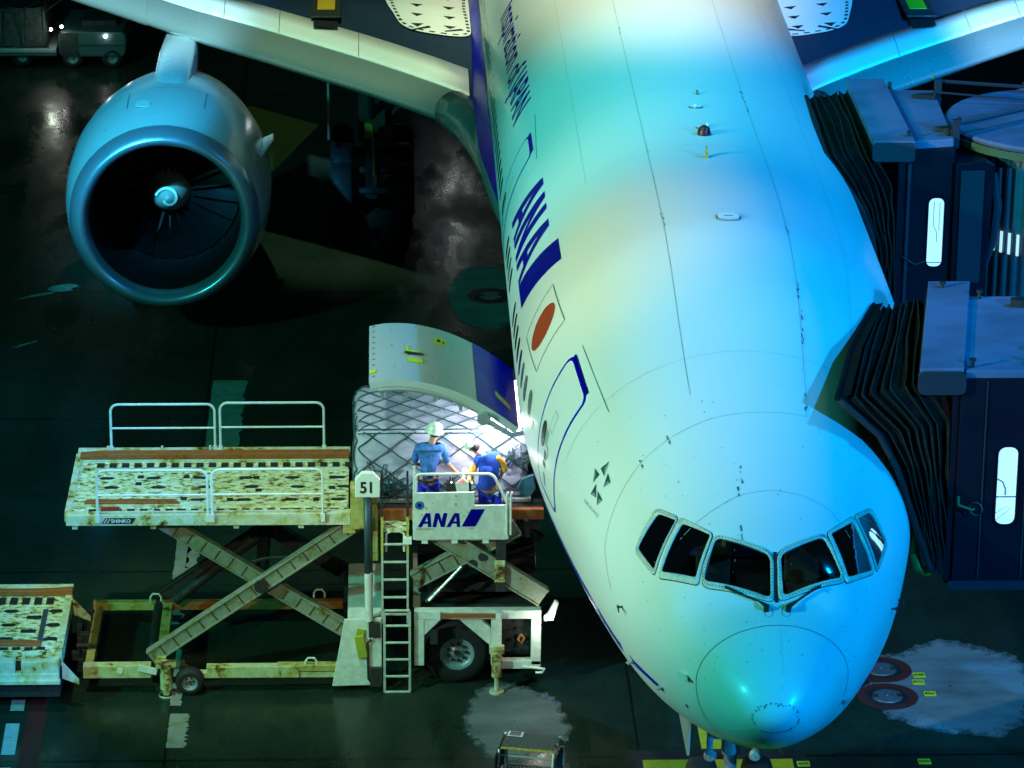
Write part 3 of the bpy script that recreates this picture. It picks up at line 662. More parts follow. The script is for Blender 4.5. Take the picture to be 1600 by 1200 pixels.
for s in (-1, 1):
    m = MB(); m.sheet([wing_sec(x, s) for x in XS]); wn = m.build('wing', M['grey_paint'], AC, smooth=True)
    for a, b in ((3.42, 9.05), (10.3, 14.2), (14.3, 18.5), (18.6, 23)):
        m = MB(); m.sheet([wing_sec(x, s, 'slat', .03) for x in seg(a, b)]); o = m.build('slat', M['slat'], wn, smooth=True); md = o.modifiers.new('thickness', 'SOLIDIFY'); md.thickness = .03; md.offset = 0
        m = MB(); m.sheet([wing_sec(x, s, 'nose', .032) for x in seg(a, b)]); m.build('leading_edge', M['metal'], wn, smooth=True)
    m = MB(); m.sheet([wing_sec(x, s, 'nose', .02) for x in seg(9.05, 10.3)]); m.build('leading_edge', M['metal'], wn, smooth=True); m = MB(); m.sheet([wing_sec(x, s, 'slat', .02) for x in seg(9.05, 10.3)]); m.build('krueger_panel', M['slat'], wn, smooth=True)
    m = MB(); m.tube([(s*3.75, 29.15, 4.42), (s*3.55, 28.65, 4.40), (s*3.35, 27.9, 4.38), (s*3.16, 26.6, 4.36), (s*3.02, 24.8, 4.34), (s*2.9, 22.8, 4.3)], [.42, .42, .40, .34, .24, .08], 20); m.build('root_leading_edge', M['metal'], wn, smooth=True)
    m = MB()
    for sx_ in (5.7, 7.4, 8.6): 
        g = [wing_sec(sx_+d, s, 'slat', .048) for d in (-.008, .008)]; m.sheet(g)
    m.build('slat_joint', M['line'], wn, smooth=True, fix=False)
    ctr = lambda x, y: Vector((s*x, y, 4.3+(x-3.9)*.105+.63+.055*min(1, max(0, (y-lerp_le(x)[1]-2.1)/1.9))*2+.02))
    m = MB(); m.sheet([[ctr(6.15, y), ctr(6.67, y)] for y in seg(32.7, 41, 12)]); m.build('walkway_strip', M['black_paint'], wn, fix=False)
    m = MB(); m.box(s*6.41-.32, s*6.41+.32, 33.2, 35.0, 5.28, 5.33); b = m.build('anchor_housing', M['dark'], wn, bev=.02)
    m = MB(); m.box(s*6.41-.19, s*6.41+.19, 33.75, 34.75, 5.325, 5.345); m.build('anchor_patch', pmx('amber_patch' if s < 0 else 'green_patch', (.55, .33, .02) if s < 0 else (.16, .45, .01)), wn)
    # pale escape-route panel with arrows
    def wz(x, y): return ctr(x, y)+Vector((0, 0, .02))
    pan = rpoly([(3.3, 32.45), (4.75, 32.9), (5.15, 35.0), (5.2, 37.5), (3.3, 37.5)], .6, 8)
    mapped('escape_route_panel', flat_mesh([[pan]], .4, .5), lambda u, v: wz(u, v), M['slat'], wn)
    m = MB(); P = resample(pan, 90)
    for i in range(0, 90):
        if i % 2 == 0:
            a, b = Vector(P[i]), Vector(P[(i+1) % 90]); c = Vector(f2c(pan)); a = a+(c-a).normalized()*.12; b = b+(c-b).normalized()*.12; d = (b-a).normalized(); n = Vector((-d.y, d.x))*.035
            m.add([wz(*(q))+Vector((0, 0, .004)) for q in (a+n, b+n, b-n, a-n)], [(0, 1, 2, 3)])
    for lx in (3.75, 4.45):
        for yy in (33.1, 33.9, 34.7, 35.5):
            q = [(lx-.05, yy+.25), (lx-.14, yy+.25), (lx, yy), (lx+.14, yy+.25), (lx+.05, yy+.25)]
            m.add([wz(*p)+Vector((0, 0, .004)) for p in q], [(0, 1, 2, 3, 4)])
        q = [(lx-.3, 33.0+.1), (lx+.1, 32.85), (lx+.12, 32.93), (lx-.25, 33.22)]; m.add([wz(*p)+Vector((0, 0, .004)) for p in q], [(0, 1, 2, 3)])
    m.build('escape_route_arrows', M['ink'], wn, fix=False)
# ---- engines
def engine(s):
    ex, ez, ey = s*9.58, 2.86, 26.6; c = Vector((ex, ey, ez)); ax = Vector((0, 1, -.015)).normalized()
    m = MB(); m.lathe([(.36, 1.905), (.7, 1.97), (1.3, 2.05), (2.1, 2.09), (3.0, 2.08), (4.0, 1.98), (5.0, 1.80), (6.0, 1.58), (6.1, 1.5), (5.6, 1.4)], c, ax, 72); nac = m.build('engine_nacelle', M['nacelle'], AC, smooth=True)
    m = MB(); m.lathe([(.37, 1.905), (.2, 1.86), (.08, 1.79), (.01, 1.71), (0, 1.67), (.02, 1.62), (.08, 1.575), (.2, 1.54), (.34, 1.525)], c, ax, 72); m.build('inlet_lip', M['lip'], nac, smooth=True)
    m = MB(); m.lathe([(.34, 1.525), (.6, 1.50), (1.6, 1.48), (2.4, 1.47)], c, ax, 64); m.build('inlet_duct', M['duct'], nac, smooth=True)
    m = MB(); m.lathe([(2.35, 1.47), (2.35, .02)], c, ax, 48); m.build('fan_back', M['black'], nac)
    m = MB()
    for k in range(22):
        a = 2*math.pi*k/22; g = []
        for r_, tw, ch in ((.45, .25, .16), (.8, .5, .2), (1.15, .8, .22), (1.44, 1.0, .24)):
            row = []
            for q in (-1, 0, 1):
                off = q*ch; da = off*math.sin(tw)/r_; row.append(c+ax*(2.1+off*math.cos(tw)*.6)+Vector((r_*math.cos(a+da), 0, r_*math.sin(a+da))))
            g.append(row)
        m.sheet(g)
    m.build('fan_blades', M['blade'], nac, smooth=True)
    m = MB(); m.lathe([(1.55, .01), (1.6, .09), (1.7, .19), (1.85, .29), (2.05, .38), (2.3, .45)], c, ax, 32); sp = m.build('spinner', M['spinner'], nac, smooth=True)
    m = MB(); g = []
    for i in range(26):
        t = i/25; a = R(200+330*t); r_ = .06+.17*t; y = 1.565+(r_**1.55)*1.35-.025; g.append([c+ax*(y-.004)+Vector((r_*math.cos(a), 0, r_*math.sin(a))), c+ax*(y+.03)+Vector(((r_+.05)*math.cos(a), 0, (r_+.05)*math.sin(a)))])
    m.sheet(g); m.build('spinner_swirl', M['sealant'], nac, fix=False)
    m = MB(); m.lathe([(5.0, 1.3), (6.2, 1.05), (7.4, .72)], c, ax, 40); m.lathe([(7.2, .6), (8.4, .08)], c, ax, 24); m.build('exhaust_nozzle', M['metal'], nac, smooth=True)
    m = MB()
    for p in ((c+Vector((-.62, 0, 0)), 3), ):
        pass
    for a in (68, 112):
        pts = [c+ax*y+Vector(((2.095)*math.cos(R(a)), 0, 2.095*math.sin(R(a)))) for y in (1.7, 2.2, 2.8)]
        pts = [c+ax*y+Vector((r_*math.cos(R(a)), 0, r_*math.sin(R(a)))) for y, r_ in ((1.6, 2.068), (2.1, 2.092), (2.7, 2.088))]
        m.sheet([[p-Vector((.012, 0, 0)), p+Vector((.012, 0, 0))] for p in pts])
    m.build('cowl_seam', M['line'], nac, fix=False)
    m = MB(); m.lathe([(.362, 1.909), (.376, 1.910)], c, ax, 72); m.lathe([(2.55, 2.095), (2.562, 2.095)], c, ax, 72); m.lathe([(4.2, 1.963), (4.215, 1.960)], c, ax, 72); m.build('cowl_ring_seam', M['line'], nac, fix=False)
    m = MB()
    for a in range(-60, 250, 31):
        p = c+ax*1.0+Vector((2.018*math.cos(R(a)), 0, 2.018*math.sin(R(a)))); m.lathe([(0, .022), (.004, .02)], p, (math.cos(R(a)), -.15, math.sin(R(a))), 8)
    m.build('cowl_fasteners', M['line'], nac, fix=False)
    m = MB(); p0 = c+Vector((-.45, 1.5, 2.02)); m.lathe([(0, .16), (.012, .15), (.013, 0)], p0, (0, -.15, 1), 20); m.build('cowl_hatch', M['nacelle'], nac)
    # strake on the inboard flank
    si = -s; a = R(24); m = MB(); b0 = c+ax*1.6+Vector((si*2.05*math.cos(a), 0, 2.05*math.sin(a))); b1 = c+ax*3.1+Vector((si*2.06*math.cos(a), 0, 2.06*math.sin(a))); n = Vector((si*math.cos(a), 0, math.sin(a)))
    t = n.cross(ax)*.015; poly = [b0-n*.05, b1-n*.05, b1+n*.26, b1-ax*.4+n*.27, b0+ax*.35+n*.08]
    m.add([p+t for p in poly]+[p-t for p in poly], [(0, 1, 2, 3, 4), (9, 8, 7, 6, 5)]+[(i, (i+1) % 5, (i+1) % 5+5, i+5) for i in range(5)]); m.build('strake', M['slat'], nac)
    # pylon
    m = MB(); g = []
    for (y, hw, zt, zb) in ((29.3, .05, 4.84, 4.6), (29.42, .24, 4.88, 4.5), (29.65, .34, 4.90, 4.4), (30.3, .38, 4.90, 4.3), (31.5, .39, 4.88, 4.1), (32.6, .39, 4.84, 4.0), (33.4, .38, 4.78, 4.0), (34.3, .36, 4.72, 4.0), (36, .34, 4.6, 4.0), (38.5, .1, 4.5, 4.2)):
        x0 = s*9.55; g.append([Vector((x0-hw, y, zb)), Vector((x0-hw, y, zt-.14)), Vector((x0-hw*.85, y, zt-.04)), Vector((x0-hw*.4, y, zt)), Vector((x0+hw*.4, y, zt)), Vector((x0+hw*.85, y, zt-.04)), Vector((x0+hw, y, zt-.14)), Vector((x0+hw, y, zb))])
    m.sheet(g); m.build('engine_pylon', M['nacelle'], AC, smooth=True)
engine(-1); engine(1)
# ---- landing gear
def wheel(name, x, y, z, r, wd, parent, hub='gear'):
    m = MB(); c = Vector((x-wd/2, y, z)); R_ = r; q = wd
    m.lathe([(q*.12, R_*.52), (q*.02, R_*.62), (0, R_*.8), (q*.06, R_*.93), (q*.2, R_*.985), (q*.5, R_), (q*.8, R_*.985), (q*.94, R_*.93), (q, R_*.8), (q*.98, R_*.62), (q*.88, R_*.52)], c, (1, 0, 0), 40)
    t = m.build('wheel', M['tyre'], parent, smooth=True)
    m = MB(); m.lathe([(q*.16, .02), (q*.16, R_*.2), (q*.26, R_*.35), (q*.1, R_*.53), (q*.9, R_*.53), (q*.74, R_*.35), (q*.84, R_*.2), (q*.84, .02)], c, (1, 0, 0), 32); m.build('wheel_hub', M[hub], parent, smooth=True)
m = MB(); m.tube([(0, 5.95, 2.9), (0, 5.9, 1.2)], .14, 16); m.tube([(0, 5.9, 1.3), (0, 5.9, .55)], .10, 16); m.tube([(-.55, 5.9, .54), (.55, 5.9, .54)], .07, 12); m.tube([(0, 5.8, 1.5), (0, 4.4, 2.6)], .07, 10)
m.box(-.3, .3, 5.62, 5.74, 1.55, 1.95); m.tube([(-.34, 5.65, 1.35), (-.34, 5.65, 1.9)], .05, 8); m.tube([(.34, 5.65, 1.35), (.34, 5.65, 1.9)], .05, 8)
ng = m.build('nose_gear_leg', M['gear'], AC, smooth=False, bev=.01)
for x in (-.42, .42): wheel('wheel', x, 5.9, .54, .54, .44, ng)
for x in (-.34, .34):
    m = MB(); m.lathe([(0, .09), (.05, .10), (.1, .07), (.11, .01)], (x, 5.60, 1.32), (0, -1, 0), 16); m.build('taxi_light', M['alu'], ng)
for s in (-1, 1):
    m = MB(); m.prism([(4.9, 2.75), (6.7, 2.6), (6.7, 1.45), (5.2, 1.5)], s*.70-.02, s*.70+.02, 'yz'); m.build('nose_gear_door', M['dark'] if s > 0 else M['fairing'], AC)
for s in (-1, 1):
    x = s*5.45; m = MB(); m.tube([(x*.97, 37.3, 4.2), (x, 37.1, 1.3)], .24, 18); m.tube([(x, 37.1, 1.5), (x, 37.1, .7)], .17, 14); m.tube([(x, 35.55, .62), (x, 38.75, .62)], .16, 14)
    for y in (35.6, 37.15, 38.7): m.tube([(x-.95, y, .64), (x+.95, y, .64)], .09, 10)
    m.tube([(x, 36.9, 1.6), (x-s*1.9, 37.0, 3.6)], .09, 10); m.tube([(x, 36.8, 1.9), (x, 35.0, 3.9)], .08, 10); m.box(x-.3, x+.3, 36.6, 36.8, 1.5, 3.4)
    mg = m.build('main_gear_leg', M['dark'], AC)  # dark colour stands in for the wing's shadow on the gear
    for y in (35.6, 37.15, 38.7):
        for dx in (-.69, .69): wheel('wheel', x+dx, y, .64, .64, .52, mg, 'dark')
    m = MB(); m.tube([(x+.0, 36.0, 2.07), (x+.05, 36.0, 1.3), (x+.04, 35.9, .9)], .035, 8); m.box(x-.16, x-.02, 36.0, 36.1, 1.75, 2.1); m.build('gear_lock_pin_flag', pmx('pin_flag_yellow', (.20, .22, .02)), mg)
    m = MB(); m.prism([(36.2, 4.0), (38.4, 4.0), (38.2, 1.6), (36.4, 1.6)], x+s*.95, x+s*1.0, 'yz'); m.build('main_gear_door', M['fairing'], AC)
# ---- open cargo door, opening and arm
def arc_pts(pts, n=6):
    out = []
    for i in range(len(pts)-1):
        p0, p1, p2, p3 = [Vector(pts[min(max(j, 0), len(pts)-1)]) for j in (i-1, i, i+1, i+2)]
        for k in range(n):
            t = k/n; out.append(.5*((2*p1)+(-p0+p2)*t+(2*p0-5*p1+4*p2-p3)*t*t+(-p0+3*p1-3*p2+p3)*t**3))
    out.append(Vector(pts[-1])); return out
dp = arc_pts([(-5.43, 5.40), (-5.15, 5.45), (-4.75, 5.44), (-4.3, 5.34), (-3.9, 5.18), (-3.5, 4.95), (-3.05, 4.62)], 5)
def door_sheet(a, b, name, mat, par, off, y0, y1, thick):
    m = MB(); P = [p for p in dp[a:b+1]]; g = []
    for i, p in enumerate(P):
        q = dp[max(0, a+i-1)]; r_ = dp[min(len(dp)-1, a+i+1)]; n = Vector((-(r_-q).y, (r_-q).x)).normalized(); n = n if n.y > 0 else -n; g.append((p+n*off, n))
    rows = [[(p.x, y, p.y) for y in (y0, y0+.02, (y0+y1)/2, y1-.02, y1)] for p, n in g]; k = len(rows)
    lo = [[((p-n*thick).x, y, (p-n*thick).y) for y in (y1, (y0+y1)/2, y0)] for p, n in g]
    ring_ = [r_+l_ for r_, l_ in zip(rows, lo)]; m.sheet([r_+[r_[0]] for r_ in ring_]); m.add(ring_[0], [tuple(range(8))]); m.add(ring_[-1], [tuple(range(8))])
    return m.build(name, mat, par, smooth=False, bev=.01)
cd = door_sheet(0, 30, 'cargo_door', M['door_paint'], AC, 0, 10.62, 13.3, .12)
def dsurf(u, v, off=.01):
    # u 0..1 across from the free edge, v = y
    k = max(0, min(29.999, u*30)); i = int(k); p = dp[i].lerp(dp[i+1], k-i); n = Vector((-(dp[i+1]-dp[i]).y, (dp[i+1]-dp[i]).x)).normalized(); n = n if n.y > 0 else -n
    p = p+n*off; return Vector((p.x, v, p.y))
mapped('door_blue_band', flat_mesh([[[(.745, 10.64), (.99, 10.64), (.99, 13.28), (.735, 13.28)]]], .03, .4), dsurf, M['blue'], cd)
m = MB()
for k in range(10):
    y = 10.85+k*.26; m.add([dsurf(.045+a, y+b, .008) for a, b in ((0, 0), (.022, 0), (.022, .05), (0, .05))], [(0, 1, 2, 3)])
for u, v in ((.2, 12.9), (.2, 12.2), (.22, 11.2), (.58, 12.6), (.55, 11.1), (.75, 12.9), (.45, 10.9)): m.add([dsurf(u+a, v+b, .008) for a, b in ((0, 0), (.01, 0), (.01, .04), (0, .04))], [(0, 1, 2, 3)])
m.build('door_latch_slots', M['line'], cd, fix=False)
mapped('door_recess', flat_mesh([[rpoly([(.47, 12.55), (.55, 12.55), (.55, 12.85), (.47, 12.85)], .02)]]), lambda u, v: dsurf(u, v, .008), M['yellow_tag'], cd)
mapped('door_recess_hole', flat_mesh([[ [(.5+.012*math.cos(R(a)), 12.7+.07*math.sin(R(a))) for a in range(0, 360, 20)] ], [[(.53+.008*math.cos(R(a)), 12.68+.05*math.sin(R(a))) for a in range(0, 360, 20)]]]), lambda u, v: dsurf(u, v, .012), M['ink'], cd)
m = MB()
for q in ([(.29, 11.75), (.31, 11.75), (.32, 12.2), (.30, 12.2)], [(.31, 11.9), (.39, 11.95), (.39, 12.0), (.31, 12.0)], [(.31, 11.45), (.40, 11.45), (.40, 11.65), (.31, 11.65)], [(.865, 11.35), (.945, 11.15), (.945, 11.35), (.865, 11.6)], [(.01, 11.0), (.08, 11.0), (.08, 11.15), (.01, 11.15)]): m.add([dsurf(u, v, .013) for u, v in q], [(0, 1, 2, 3)])
m.build('door_placard', M['yellow_tag'], cd, fix=False)
m = MB(); m.add([dsurf(u, v, .03) for u, v in ((.29, 11.78), (.4, 11.8), (.41, 11.86), (.29, 11.9))], [(0, 1, 2, 3)]); m.build('door_handle_slot', M['ink'], cd, fix=False)
m = MB(); g = [(dp[i].x, 10.66, dp[i].y-.16) for i in range(3, 26, 2)]; m.tube(g, .05, 8)
for i in range(4, 26, 5): m.bar((dp[i].x, 10.7, dp[i].y-.05), (dp[i].x, 10.7, dp[i].y-.30), .1, .06)
m.build('door_inner_frame', M['alu'], cd)
m = MB(); m.tube([(-3.62, 10.58, 4.82), (-3.42, 10.58, 4.68), (-3.16, 10.58, 4.52), (-2.98, 10.6, 4.56)], .045, 8); m.tube([(-3.62, 10.50, 4.82), (-3.62, 10.68, 4.82)], .10, 14); m.build('cargo_door_arm', M['alu'], AC, bev=0)
k = 1/DEG
op = rpoly2(10.62, 13.3, 193*DEG, 229*DEG, .18, 1); op = [(a, b/DEG) for a, b in op]
decal('cargo_door_opening', [[op]], M['black'], off=.006); ribbon('cargo_door_sill', [op+[op[0]]], .06, M['alu'], off=.012)
m = MB(); m.box(-3.22, -3.02, 10.75, 12.9, 4.50, 4.58); m.build('hold_light', M['lit_warm'], AC)
bulb('hold_light_glow', (-3.50, 10.95, 4.58), (.95, .97, 1), 95, .07); bulb('hold_light_glow', (-3.45, 12.4, 4.52), (.95, .97, 1), 60, .07)
# ------------------------------------------------------------------ scissor-lift pallet loader
def X_(u): return -5.22+(u-600)/97.6
def Z_(v): return (1079-v)/87.2
NY = 10.7
LD = thing('cargo_loader', (-6.5, 10.7, 0), 'rusty white scissor lift pallet loader numbered 51 raised beside the open cargo door', 'cargo loader')
m = MB(); m.box(-10.25, -5.78, 10.86, 13.52, 2.98, 3.06); deck = m.build('platform_deck', M['deck'], LD)
m = MB()
for k in range(21):
    x = -9.95+k*.205; m.box(x, x+.12, 12.86, 13.1, 3.045, 3.075)
m.build('roller_row', M['roller'], deck)
m = MB()
for k in range(21):
    x = -9.95+k*.205; m.box(x, x+.12, 11.02, 11.1, 3.045, 3.075)
m.build('roller_row', M['roller'], deck)
m = MB()
for r_, y in enumerate((12.45, 12.05, 11.5)):
    for k in range(6):
        x = -9.75+k*.76+(.1 if r_ % 2 else 0)
        m.prism([(x-.13, y), (x-.08, y+.05), (x+.08, y+.05), (x+.13, y), (x+.08, y-.05), (x-.08, y-.05)], 3.056, 3.068, 'xy')
for x, y in ((-9.2, 12.5), (-9.22, 12.2), (-6.05, 12.45), (-6.05, 12.0), (-6.3, 11.5), (-8.45, 12.5), (-8.45, 11.55), (-7.3, 12.45), (-7.25, 11.9), (-7.7, 11.5)):
    m.box(x-.05, x+.05, y-.06, y+.06, 3.056, 3.070)
m.build('deck_slots', M['black'], deck)
m = MB(); m.box(-8.35, -8.18, 11.2, 12.75, 3.056, 3.066); m.build('deck_cross_plate', M['loader_white'], deck)
m = MB(); m.box(-10.25, -5.8, 12.78, 12.82, 3.05, 3.10); m.box(-10.25, -5.8, 13.14, 13.18, 3.05, 3.10); m.box(-10.25, -5.8, 11.2, 11.24, 3.05, 3.1); m.build('roller_channel', M['loader_white'], deck)
m = MB(); m.prism([(-10.29, 2.95), (-10.29, 3.13), (-5.74, 3.15), (-5.74, 2.94)], 10.7, 10.88); m.box(-10.3, -5.76, 13.5, 13.64, 2.96, 3.14); m.box(-10.33, -10.22, 10.88, 13.5, 2.95, 3.09); m.build('platform_beam', M['loader_white'], LD, bev=.008)
m = MB(); m.prism([(-10.25, 3.06), (-10.25, 3.14), (-9.9, 3.17), (-5.78, 3.17), (-5.78, 3.06)], 13.24, 13.44); m.prism([(-10.05, 3.06), (-10.0, 3.12), (-8.6, 3.12), (-8.5, 3.06)], 11.28, 11.42); m.build('side_guide', M['orange'], deck, bev=.006)
m = MB(); m.box(-9.75, -9.45, 10.9, 11.0, 3.1, 3.16); m.build('red_stop', pmx('stop_red', (.4, .03, .02)), deck)
m = MB()
for x in (-10.2, -8.95, -7.62, -6.58): m.box(x, x+.09, 10.75, 10.9, 2.87, 2.95)
m.build('beam_bracket', M['loader_white'], LD)
for x, y in ((-9.8, 13.5), (-8.9, 13.5), (-8.1, 13.5), (-9.95, 10.78), (-8.9, 10.78)):
    m = MB(); m.tube([(x, y, 3.1), (x, y, 3.22)], .02, 8); m.build('lashing_pin', M['rail'], LD)
sp = [(-9.72, 2.985), (-9.66, 3.085), (-9.17, 3.085), (-9.24, 2.985)]
m = MB(); m.prism(sp, 10.692, 10.702); pl = m.build('maker_plate', M['ink'], LD)
def flat_text(name, s, size, x, z, y, mat, parent, bold=.01, shear=0, xs=1, label=None, spacing=1):
    bm_ = text_bm(s, size, bold, shear, xs=xs, spacing=spacing); bmesh.ops.remove_doubles(bm_, verts=bm_.verts, dist=1e-5)
    return mapped(name, bm_, lambda u, v: Vector((x+u, y, z+v)), mat, parent, label, smooth=False)
flat_text('maker_lettering', 'SHINKO', .085, -9.57, 3.008, 10.688, M['rail'], pl, .002)
m = MB()
for k in range(2): m.prism([(-9.69+k*.05, 2.995), (-9.64+k*.05, 3.075), (-9.625+k*.05, 3.075), (-9.675+k*.05, 2.995)], 10.687, 10.690)
m.build('maker_stripe', M['rail'], pl)
# guard rails
def guard(x0, x1, y, z0, z1):
    m = MB(); r_ = .13; pts = [(x0, y, z0)]+[(a, y, b) for a, b in arc(x0+r_, z1-r_, r_, 180, 90, 6)]+[(a, y, b) for a, b in arc(x1-r_, z1-r_, r_, 90, 0, 6)]+[(x1, y, z0)]
    m.tube(pts, .022, 8); zm = z0+(z1-z0)*.49; m.tube([(x0, y, zm), (x1, y, zm)], .018, 8); m.box(x0-.035, x0+.035, y-.03, y+.03, z0-.06, z0+.08); m.box(x1-.035, x1+.035, y-.03, y+.03, z0-.06, z0+.08)
    m.build('guard_rail', M['rail'], LD, smooth=False)
guard(-9.78, -8.02, 10.68, 3.08, 3.91); guard(-7.95, -6.18, 10.68, 3.08, 3.92); guard(-9.75, -8.02, 13.58, 3.1, 3.93); guard(-7.93, -6.2, 13.58, 3.1, 3.95)
# scissor arms
def arm(p, q, wd, th, mat='beam', ribs=True):
    m = MB(); m.bar(p, q, th, wd, up=(0, 1, 0)); p, q = Vector(p), Vector(q); d = (q-p).normalized(); L = (q-p).length; n = Vector((0, 1, 0)).cross(d)
    for s in (-1, 1): m.bar(p+n*s*wd/2, q+n*s*wd/2, th+.05, .03, up=(0, 1, 0))
    o = m.build('scissor_arm', M[mat], LD, bev=.006)
    if ribs:
        m = MB(); k = .25
        while k < L-.1:
            c = p+d*k; m.bar(c-n*wd*.46, c+n*wd*.46, th+.014, .022, up=(0, 1, 0)); k += .26
        m.build('rust_seam', pmx('rust_seam_dark', (.07, .05, .015)), o)
    return o
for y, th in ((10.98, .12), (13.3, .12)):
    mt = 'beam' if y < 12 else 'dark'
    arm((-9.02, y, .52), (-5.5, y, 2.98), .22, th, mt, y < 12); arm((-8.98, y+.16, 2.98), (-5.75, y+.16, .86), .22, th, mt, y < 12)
m = MB(); m.tube([(-7.2, 10.84, 1.80), (-7.2, 13.5, 1.80)], .11, 16); m.tube([(-9.0, 10.95, .5), (-9.0, 13.3, .5)], .08, 12); m.tube([(-5.8, 11.0, .9), (-5.8, 13.4, .9)], .08, 12); m.tube([(-8.95, 11, 2.85), (-8.95, 13.3, 2.85)], .07, 12); m.build('pivot_shaft', M['dark'], LD)
m = MB(); m.tube([(-7.35, 11.2, 2.1), (-7.1, 11.2, 2.16), (-6.7, 11.15, 2.2)], .025, 6); m.tube([(-8.7, 12.6, .8), (-7.3, 12.5, 2.0)], .09, 12); m.build('lift_cylinder', M['dark'], LD)
# chassis
m = MB(); m.box(-10.1, -9.0, 10.66, 10.84, .28, .50); m.box(-8.1, -6.6, 10.68, 10.84, .26, .46); m.box(-8.3, -5.9, 10.72, 10.86, .24, .34); m.build('chassis_rail', M['yellow_white'], LD, bev=.01)
m = MB(); m.box(-10.1, -8.9, 13.05, 13.2, .42, .56); m.box(-10.08, -9.94, 10.84, 13.05, .30, .48); m.box(-8.92, -8.76, 10.86, 13.05, .44, .56); m.box(-6.95, -5.95, 10.70, 10.86, .36, .47); m.build('chassis_cross_member', M['yellow_beam'], LD, bev=.01)
m = MB(); m.box(-8.9, -5.9, 13.05, 13.2, .42, .56); m.build('chassis_rear_rail', M['orange'], LD, bev=.01)
m = MB(); m.bar((-9.2, 10.6, .50), (-8.9, 10.6, .42), .05, .10); m.tube([(-9.5, 10.64, .42), (-9.5, 10.70, .42)], .05, 12); m.build('chassis_bracket', M['rail'], LD)
m = MB(); m.tube([(-8.75, 10.6, .12), (-8.75, 10.6, .58)], .10, 12); m.tube([(-8.75, 10.6, .02), (-8.75, 10.6, .2)], .06, 12); m.lathe([(0, .13), (.03, .13)], (-8.75, 10.6, .0), (0, 0, 1), 16); m.box(-8.92, -8.58, 10.55, 10.68, .5, .60); m.build('levelling_jack', M['loader_white'], LD)
for x, z in ((-9.05, .64), (-6.4, .52), (-6.3, .70)):
    m = MB(); y_ = 13.1 if x != -6.4 else 10.75; m.tube([(x-.09, y_, z-.08), (x-.09, y_, z+.0), (x-.05, y_, z+.06), (x+.05, y_, z+.06), (x+.09, y_, z), (x+.09, y_, z-.08)], .018, 6); m.build('lifting_eye', M['rail'], LD)
def lwheel(x, y, r, hubr, wd, parent, bolts=8):
    m = MB(); m.lathe([(0, hubr), (-.01, hubr*1.15), (0, r*.82), (.05, r), (wd-.05, r), (wd, r*.82), (wd, .02)], (x, y, r), (0, 1, 0), 36); t = m.build('wheel', M['tyre'], parent, smooth=True)
    m = MB(); m.lathe([(.06, .01), (.05, hubr*.25), (.08, hubr*.3), (.09, hubr*.8), (.02, hubr*.98), (-.005, hubr)], (x, y, r), (0, 1, 0), 30); h = m.build('wheel_rim', M['gear'], t, smooth=True)
    m = MB()
    for k in range(bolts): a = 2*math.pi*k/bolts; m.lathe([(-.04, .01), (-.04, hubr*.09), (0, hubr*.09)], (x+hubr*.52*math.cos(a), y+.09, r+hubr*.52*math.sin(a)), (0, 1, 0), 8)
    m.lathe([(-.06, .01), (-.06, hubr*.16), (.02, hubr*.18)], (x, y+.09, r), (0, 1, 0), 16)
    m.build('wheel_bolts', M['dark'], t)
lwheel(-8.37, 10.55, .235, .13, .2, LD, 5); lwheel(-4.02, 10.95, .54, .285, .34, LD, 9)
# skirt plate and power unit
m = MB(); m.prism([(-5.85, 1.29), (-5.25, 1.31), (-5.25, .12), (-6.06, .10)], 10.68, 10.72); m.box(-5.8, -5.25, 10.72, 13.0, 1.2, 1.28); sk = m.build('skirt_plate', M['cab_panel'], LD, bev=.01)
m = MB(); m.bar((-5.66, 10.66, 1.08), (-5.52, 10.66, 1.05), .03, .14); m.bar((-5.62, 10.65, 1.02), (-5.55, 10.65, .62), .05, .16); m.build('hung_rag', pmx('rag_yellow', (.30, .34, .03)), sk, bev=.02)
m = MB(); m.tube([(-5.42, 10.64, .95), (-5.48, 10.64, .9), (-5.47, 10.64, .25), (-5.4, 10.64, .15)], .02, 6); m.box(-5.46, -5.28, 10.6, 10.68, 1.0, 1.25); m.box(-5.44, -5.26, 10.6, 10.68, .12, .45); m.build('hose_and_box', M['dark'], sk)
m = MB(); m.box(-4.72, -2.66, 10.7, 10.86, 1.27, 1.42); m.box(-4.72, -4.56, 10.7, 10.86, .45, 1.27); m.box(-3.47, -3.30, 10.7, 10.86, .44, 1.27); m.box(-2.82, -2.66, 10.7, 10.86, .45, 1.27); m.box(-3.3, -2.66, 10.7, 10.86, .38, .52)
m.prism([(-4.56, 1.27), (-4.28, 1.27), (-4.56, .98)], 10.71, 10.85); m.prism([(-4.0, 1.27), (-3.66, 1.27), (-3.47, 1.1), (-3.47, .78)], 10.71, 10.85)
m.box(-4.72, -2.66, 12.9, 13.1, .5, 1.42); pf = m.build('power_unit_frame', M['cab_panel'], LD, bev=.008)
m = MB(); m.box(-4.6, -2.7, 11.35, 12.88, .35, 1.25); m.box(-3.3, -2.84, 10.9, 11.3, .6, 1.2)
for k in range(14):
    a, b, c = random.uniform(-3.25, -2.85), random.uniform(.6, 1.15), random.uniform(.04, .1); m.box(a, a+c, 10.84, 10.9, b, b+c*.6)
m.build('power_unit', M['dark'], LD); m = MB(); m.tube([(-2.98, 10.82, .95), (-2.93, 10.82, .88), (-2.97, 10.82, .78), (-3.03, 10.82, .85), (-2.98, 10.82, .95)], .02, 6); m.build('oil_pipe', M['orange'], pf)
